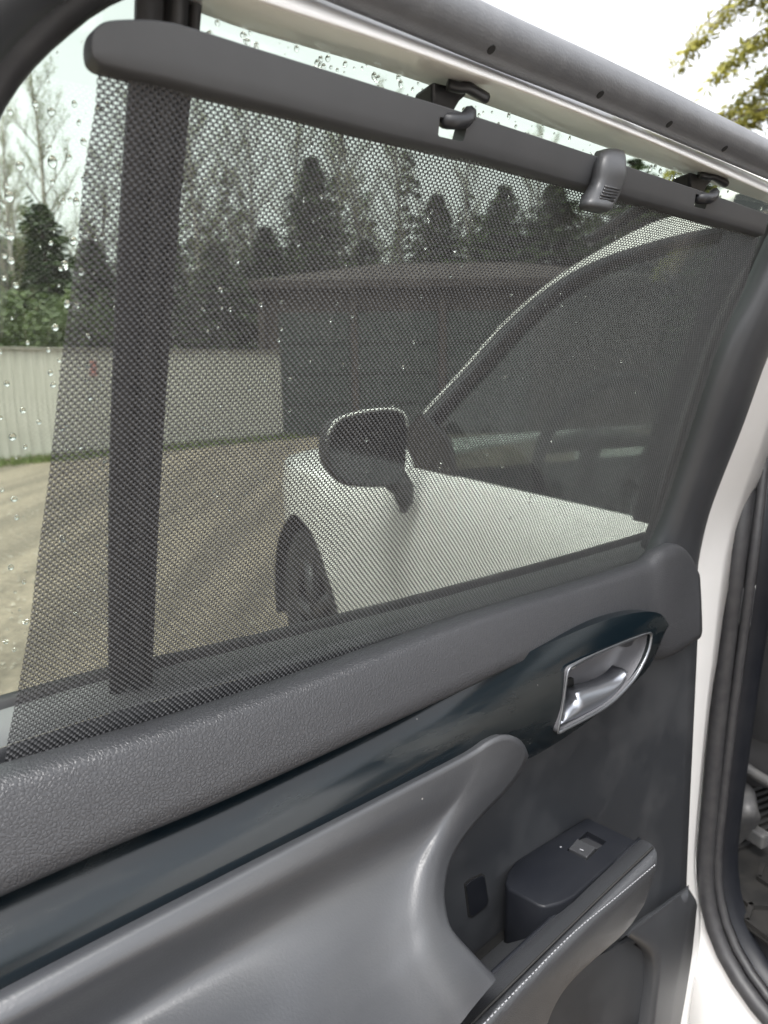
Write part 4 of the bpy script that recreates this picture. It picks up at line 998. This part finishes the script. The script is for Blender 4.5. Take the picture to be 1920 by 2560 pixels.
def lower_pocket():
    n = 26
    e = drow([(1722, 2222), (1742, 2256), (1741, 2285), (1731, 2380), (1716, 2480), (1700, 2570), (1680, 2700)], .030, n)
    f = drow([(1700, 2236), (1718, 2275), (1716, 2310), (1700, 2400), (1686, 2480), (1672, 2570), (1655, 2700)], .050, n)
    g = drow([(1590, 2322), (1640, 2352), (1655, 2385), (1652, 2440), (1645, 2500), (1638, 2570), (1625, 2700)], .064, n)
    h = drow([(1578, 2332), (1622, 2360), (1640, 2395), (1640, 2450), (1634, 2510), (1626, 2580), (1612, 2700)], .066, n)
    i_ = drow([(1572, 2342), (1614, 2372), (1630, 2402), (1630, 2455), (1623, 2515), (1614, 2585), (1600, 2700)], .062, n)
    pk = loft('map_pocket', [off(e, dn=-.035, ds=.002), e, f, g, h, i_, off(i_, dn=-.016)], 'dark_trim', door)
    p0 = drow([(1568, 2352), (1600, 2372), (1618, 2400), (1620, 2455), (1612, 2515), (1602, 2585), (1588, 2700)], .050, n)
    p1 = drow([(1300, 2440), (1290, 2480), (1280, 2520), (1270, 2560), (1260, 2600), (1250, 2650), (1240, 2760)], .046, n)
    loft('pocket_panel', [[a.lerp(b, k / 8) + Vector((0, -.008 * math.sin(math.pi * k / 8), 0)) for a, b in zip(p0, p1)] for k in range(9)], 'pocket_trim_shaded', door)
    # trim connecting upwards to the wall
    t0 = drow([(1480, 2420), (1578, 2332), (1650, 2280), (1700, 2240), (1722, 2222)], .050, n); t1 = drow([(1480, 2400), (1578, 2312), (1650, 2262), (1700, 2226), (1722, 2212)], .030, n)
    loft('pocket_shelf', [t1, t0, off(t0, dn=.0, dt=-.02)], 'dark_trim', door)
    # shadowed cavity and lower door shell
    s0 = drow([(1300, 2500), (1500, 2420), (1700, 2300)], .020, 8)
    loft('lower_shell', [s0, off(s0, dt=-.25), off(s0, dt=-.5, dn=-.02)], 'pocket_trim_shaded', door)
lower_pocket()
def hooks():
    def hook(u0, v0, k, du):
        # block behind the bar, lip to the hinge side, and the rounded nose that comes through the slot
        def P(x, y, a): return dp(u0 + x * k, v0 + y * k, a)
        blk = [P(-62, -68, -.022), P(-10, -55, -.022), P(28, -38, -.022), P(8, -20, -.022), P(-14, 18, -.022), P(-62, 10, -.022)]
        h = prism('shade_hook', blk, Vector((0, .018, -.003)), 'hook_plastic', door, bevel=.002)
        lip0 = [P(-25, -58, -.016), P(5, -50, -.012), P(22, -52, -.010), P(45, -40, -.008), P(72, -24, -.006)]
        tube('hook_lip', [Vector(p) for p in smooth_line(lip0, 14)], [(.0045, .0035)] * 14, 'hook_plastic', h, 8)
        ns = [P(-40, 26, -.012), P(-34, 30, .004), P(-14, 34, .0095), P(14, 32, .0095), P(28, 20, .006), P(30, 12, -.004)]
        tube('hook_nose', [Vector(p) for p in smooth_line(ns, 16)], [.003] + [.0048] * 14 + [.003], 'hook_plastic', h, 8)
    hook(1144, 270, 1.0, 0); hook(1766, 474, .66, 0)
hooks()

# ================================================================== THE SUNSHADE
shade = empty('sunshade', DOOR_M, 'black mesh roller sunshade hooked up over the rear door window', 'sunshade')
def shade_bar():
    n = 80
    topl = [(221, 122), (223, 100), (231, 78), (248, 62), (275, 54), (347, 51), (417, 58), (498, 80), (637, 124), (960, 224), (1162, 286), (1492, 394), (1770, 486), (1912, 536)]
    botl = [(222, 134), (226, 152), (237, 166), (254, 175), (280, 182), (324, 194), (400, 211), (480, 231), (723, 289), (960, 349), (1191, 402), (1481, 480), (1712, 541), (1900, 591)]
    T = drow(topl, .004, n, 2.0); B = drow(botl, .004, n, 2.0)
    rows = []
    for f, d in ((0, -.007), (0, -.001), (.012, .0022), (.03, .0034), (.06, .0040), (.3, .0043), (.6, .0043), (.88, .0041), (.93, .0034), (.97, .0018), (.99, -.001), (1, -.005), (1, -.007)):
        rows.append([a.lerp(b, f) + Vector((0, -d, 0)) for a, b in zip(T, B)])
    bar = loft('top_bar', rows, 'bar_plastic', shade, closed=True, caps=True)
    cuts = []
    for q in (((1099, 292), (1166, 308), (1168, 312), (1158, 352), (1153, 354), (1097, 341), (1095, 336)), ((1739, 484), (1767, 492), (1769, 496), (1762, 523), (1736, 517), (1735, 512))):
        cuts.append(prism('cut', [dp(u, v, .008) + Vector((0, -.03, 0)) for u, v in q], Vector((0, .06, -.0)), 'bar_plastic', shade))
    boolean(bar, cuts); autosmooth(bar, 40)
    # the pull tab: strap bending over the bar, foot with five grip ribs
    k = 16
    L = drow([(1513, 372, -.002), (1508, 382, .010), (1505, 410, .016), (1502, 440, .018), (1493, 462, .018), (1482, 478, .020), (1474, 495, .024), (1470, 510, .027), (1474, 520, .026)], .01, k)
    Rr = drow([(1556, 380, -.002), (1561, 392, .010), (1563, 420, .016), (1562, 450, .018), (1552, 475, .018), (1545, 492, .020), (1534, 512, .024), (1526, 525, .027), (1518, 530, .026)], .01, k)
    def row(f, d): return [a.lerp(b, f) + Vector((0, -d, 0)) for a, b in zip(L, Rr)]
    tab = loft('pull_tab', [row(0, -.008), row(0, -.001), row(.05, .002), row(.18, .0034), row(.5, .004), row(.82, .0034), row(.95, .002), row(1, -.001), row(1, -.008)], 'bar_plastic', shade, closed=True, caps=True)
    for (u, v) in ((1527, 467), (1524, 474), (1521, 481), (1517, 488), (1513, 495)):
        c0 = dp(u - 14, v - 1, .027); c1 = dp(u + 21, v + 7, .027); tube('grip_rib', [c0, c1], .0009, 'switch_plastic', tab, 6)
shade_bar()
def fabric():
    # knitted mesh: staggered columns of small open cells, each with its rim of yarn (real holes)
    pu, pv = 0.00198, 0.0035
    tL = [dp(u, v, 0) for u, v in ((244, 176), (239, 268), (226, 338), (209, 438), (190, 637), (169, 776), (149, 920), (119, 1200), (95, 1374), (75, 1559), (43, 1732), (15, 1880), (4, 1935))]
    tR = [dp(u, v, 0) for u, v in ((1898, 588), (1862, 716), (1788, 889), (1674, 1240), (1630, 1345), (1612, 1400))]
    zl = np.array([p.z for p in tL][::-1]); sl = np.array([p.x for p in tL][::-1]); zr = np.array([p.z for p in tR][::-1]); sr = np.array([p.x for p in tR][::-1])
    z0, z1 = TB - .03, max(zl) + .002
    nv = int((z1 - z0) / pv) + 2; ncol = int((max(sr) - min(sl)) / pu) + 2
    C_, R_ = np.meshgrid(np.arange(ncol), np.arange(nv), indexing='ij'); C_ = C_.ravel(); R_ = R_.ravel()
    zc = z0 + R_ * pv + np.where(C_ % 2 == 1, pv / 2, 0.0)
    sLz = np.interp(zc, zl, sl); sRz = np.interp(zc, zr, sr); s_c = sLz + (C_ + .5) * pu
    ztop = np.interp(s_c, [tL[0].x, tR[0].x], [max(zl), max(zr)]) + .004
    keep = (s_c < sRz) & (zc < ztop); zc = zc[keep]; s_c = s_c[keep]
    dsz = (np.interp(zc + pv / 2, zl, sl) - np.interp(zc - pv / 2, zl, sl)) / pv
    rs = np.random.RandomState(4); jx = rs.normal(0, .00006, len(zc)); jz = rs.normal(0, .00007, len(zc))
    half = pu / 2; hw, hh, th = half * .66, pv * .215, .0003
    pat = []                                   # (ds, dz, dn, jitter): cell outline, hole rim, hole rim at the back
    for x, z, q in ((half, pv * .25, -.0002), (half * .45, pv / 2, .0005), (-half * .45, pv / 2, .0003), (-half, pv * .25, -.0002), (-half, -pv * .25, -.0002), (-half * .45, -pv / 2, .0003), (half * .45, -pv / 2, .0005), (half, -pv * .25, -.0002)): pat.append((x, z, q, 0))
    an8 = (20, 62, 118, 160, 200, 242, 298, 340)
    for a in an8: pat.append((math.cos(R(a)) * hw, math.sin(R(a)) * hh * 1.1, 0.0, 1))
    for a in an8: pat.append((math.cos(R(a)) * hw * 1.04, math.sin(R(a)) * hh * 1.15, -th, 1))
    P = np.zeros((len(zc), 24, 3))
    for i, (x, z, dn, jt) in enumerate(pat):
        zz = zc + z + jt * jz; P[:, i, 0] = s_c + x + jt * jx + dsz * z; P[:, i, 1] = -(TILT * np.maximum(0, zz - TB) + dn + .0012 * np.sin(P[:, i, 0] * 31 + zz * 9) * np.sin(zz * 13 + 1.0) + .0006 * np.sin(P[:, i, 0] * 83 - zz * 22)); P[:, i, 2] = zz
    q = []
    for i in range(8):
        j = (i + 1) % 8; q += [(i, j, 8 + j, 8 + i), (8 + i, 8 + j, 16 + j, 16 + i)]
    Fq = (np.array(q)[None] + (np.arange(len(zc)) * 24)[:, None, None]).reshape(-1, 4)
    me = bpy.data.meshes.new('mesh_fabric'); me.vertices.add(len(zc) * 24); me.vertices.foreach_set('co', P.ravel())
    nf = len(Fq); me.loops.add(nf * 4); me.loops.foreach_set('vertex_index', Fq.ravel().astype(np.int32)); me.polygons.add(nf)
    me.polygons.foreach_set('loop_start', np.arange(0, nf * 4, 4, dtype=np.int32)); me.update(calc_edges=True); me.validate()
    me.materials.append(MATS['mesh_yarn'])
    o = link(bpy.data.objects.new('mesh_fabric', me), shade); tag(o, kind='stuff')
fabric()
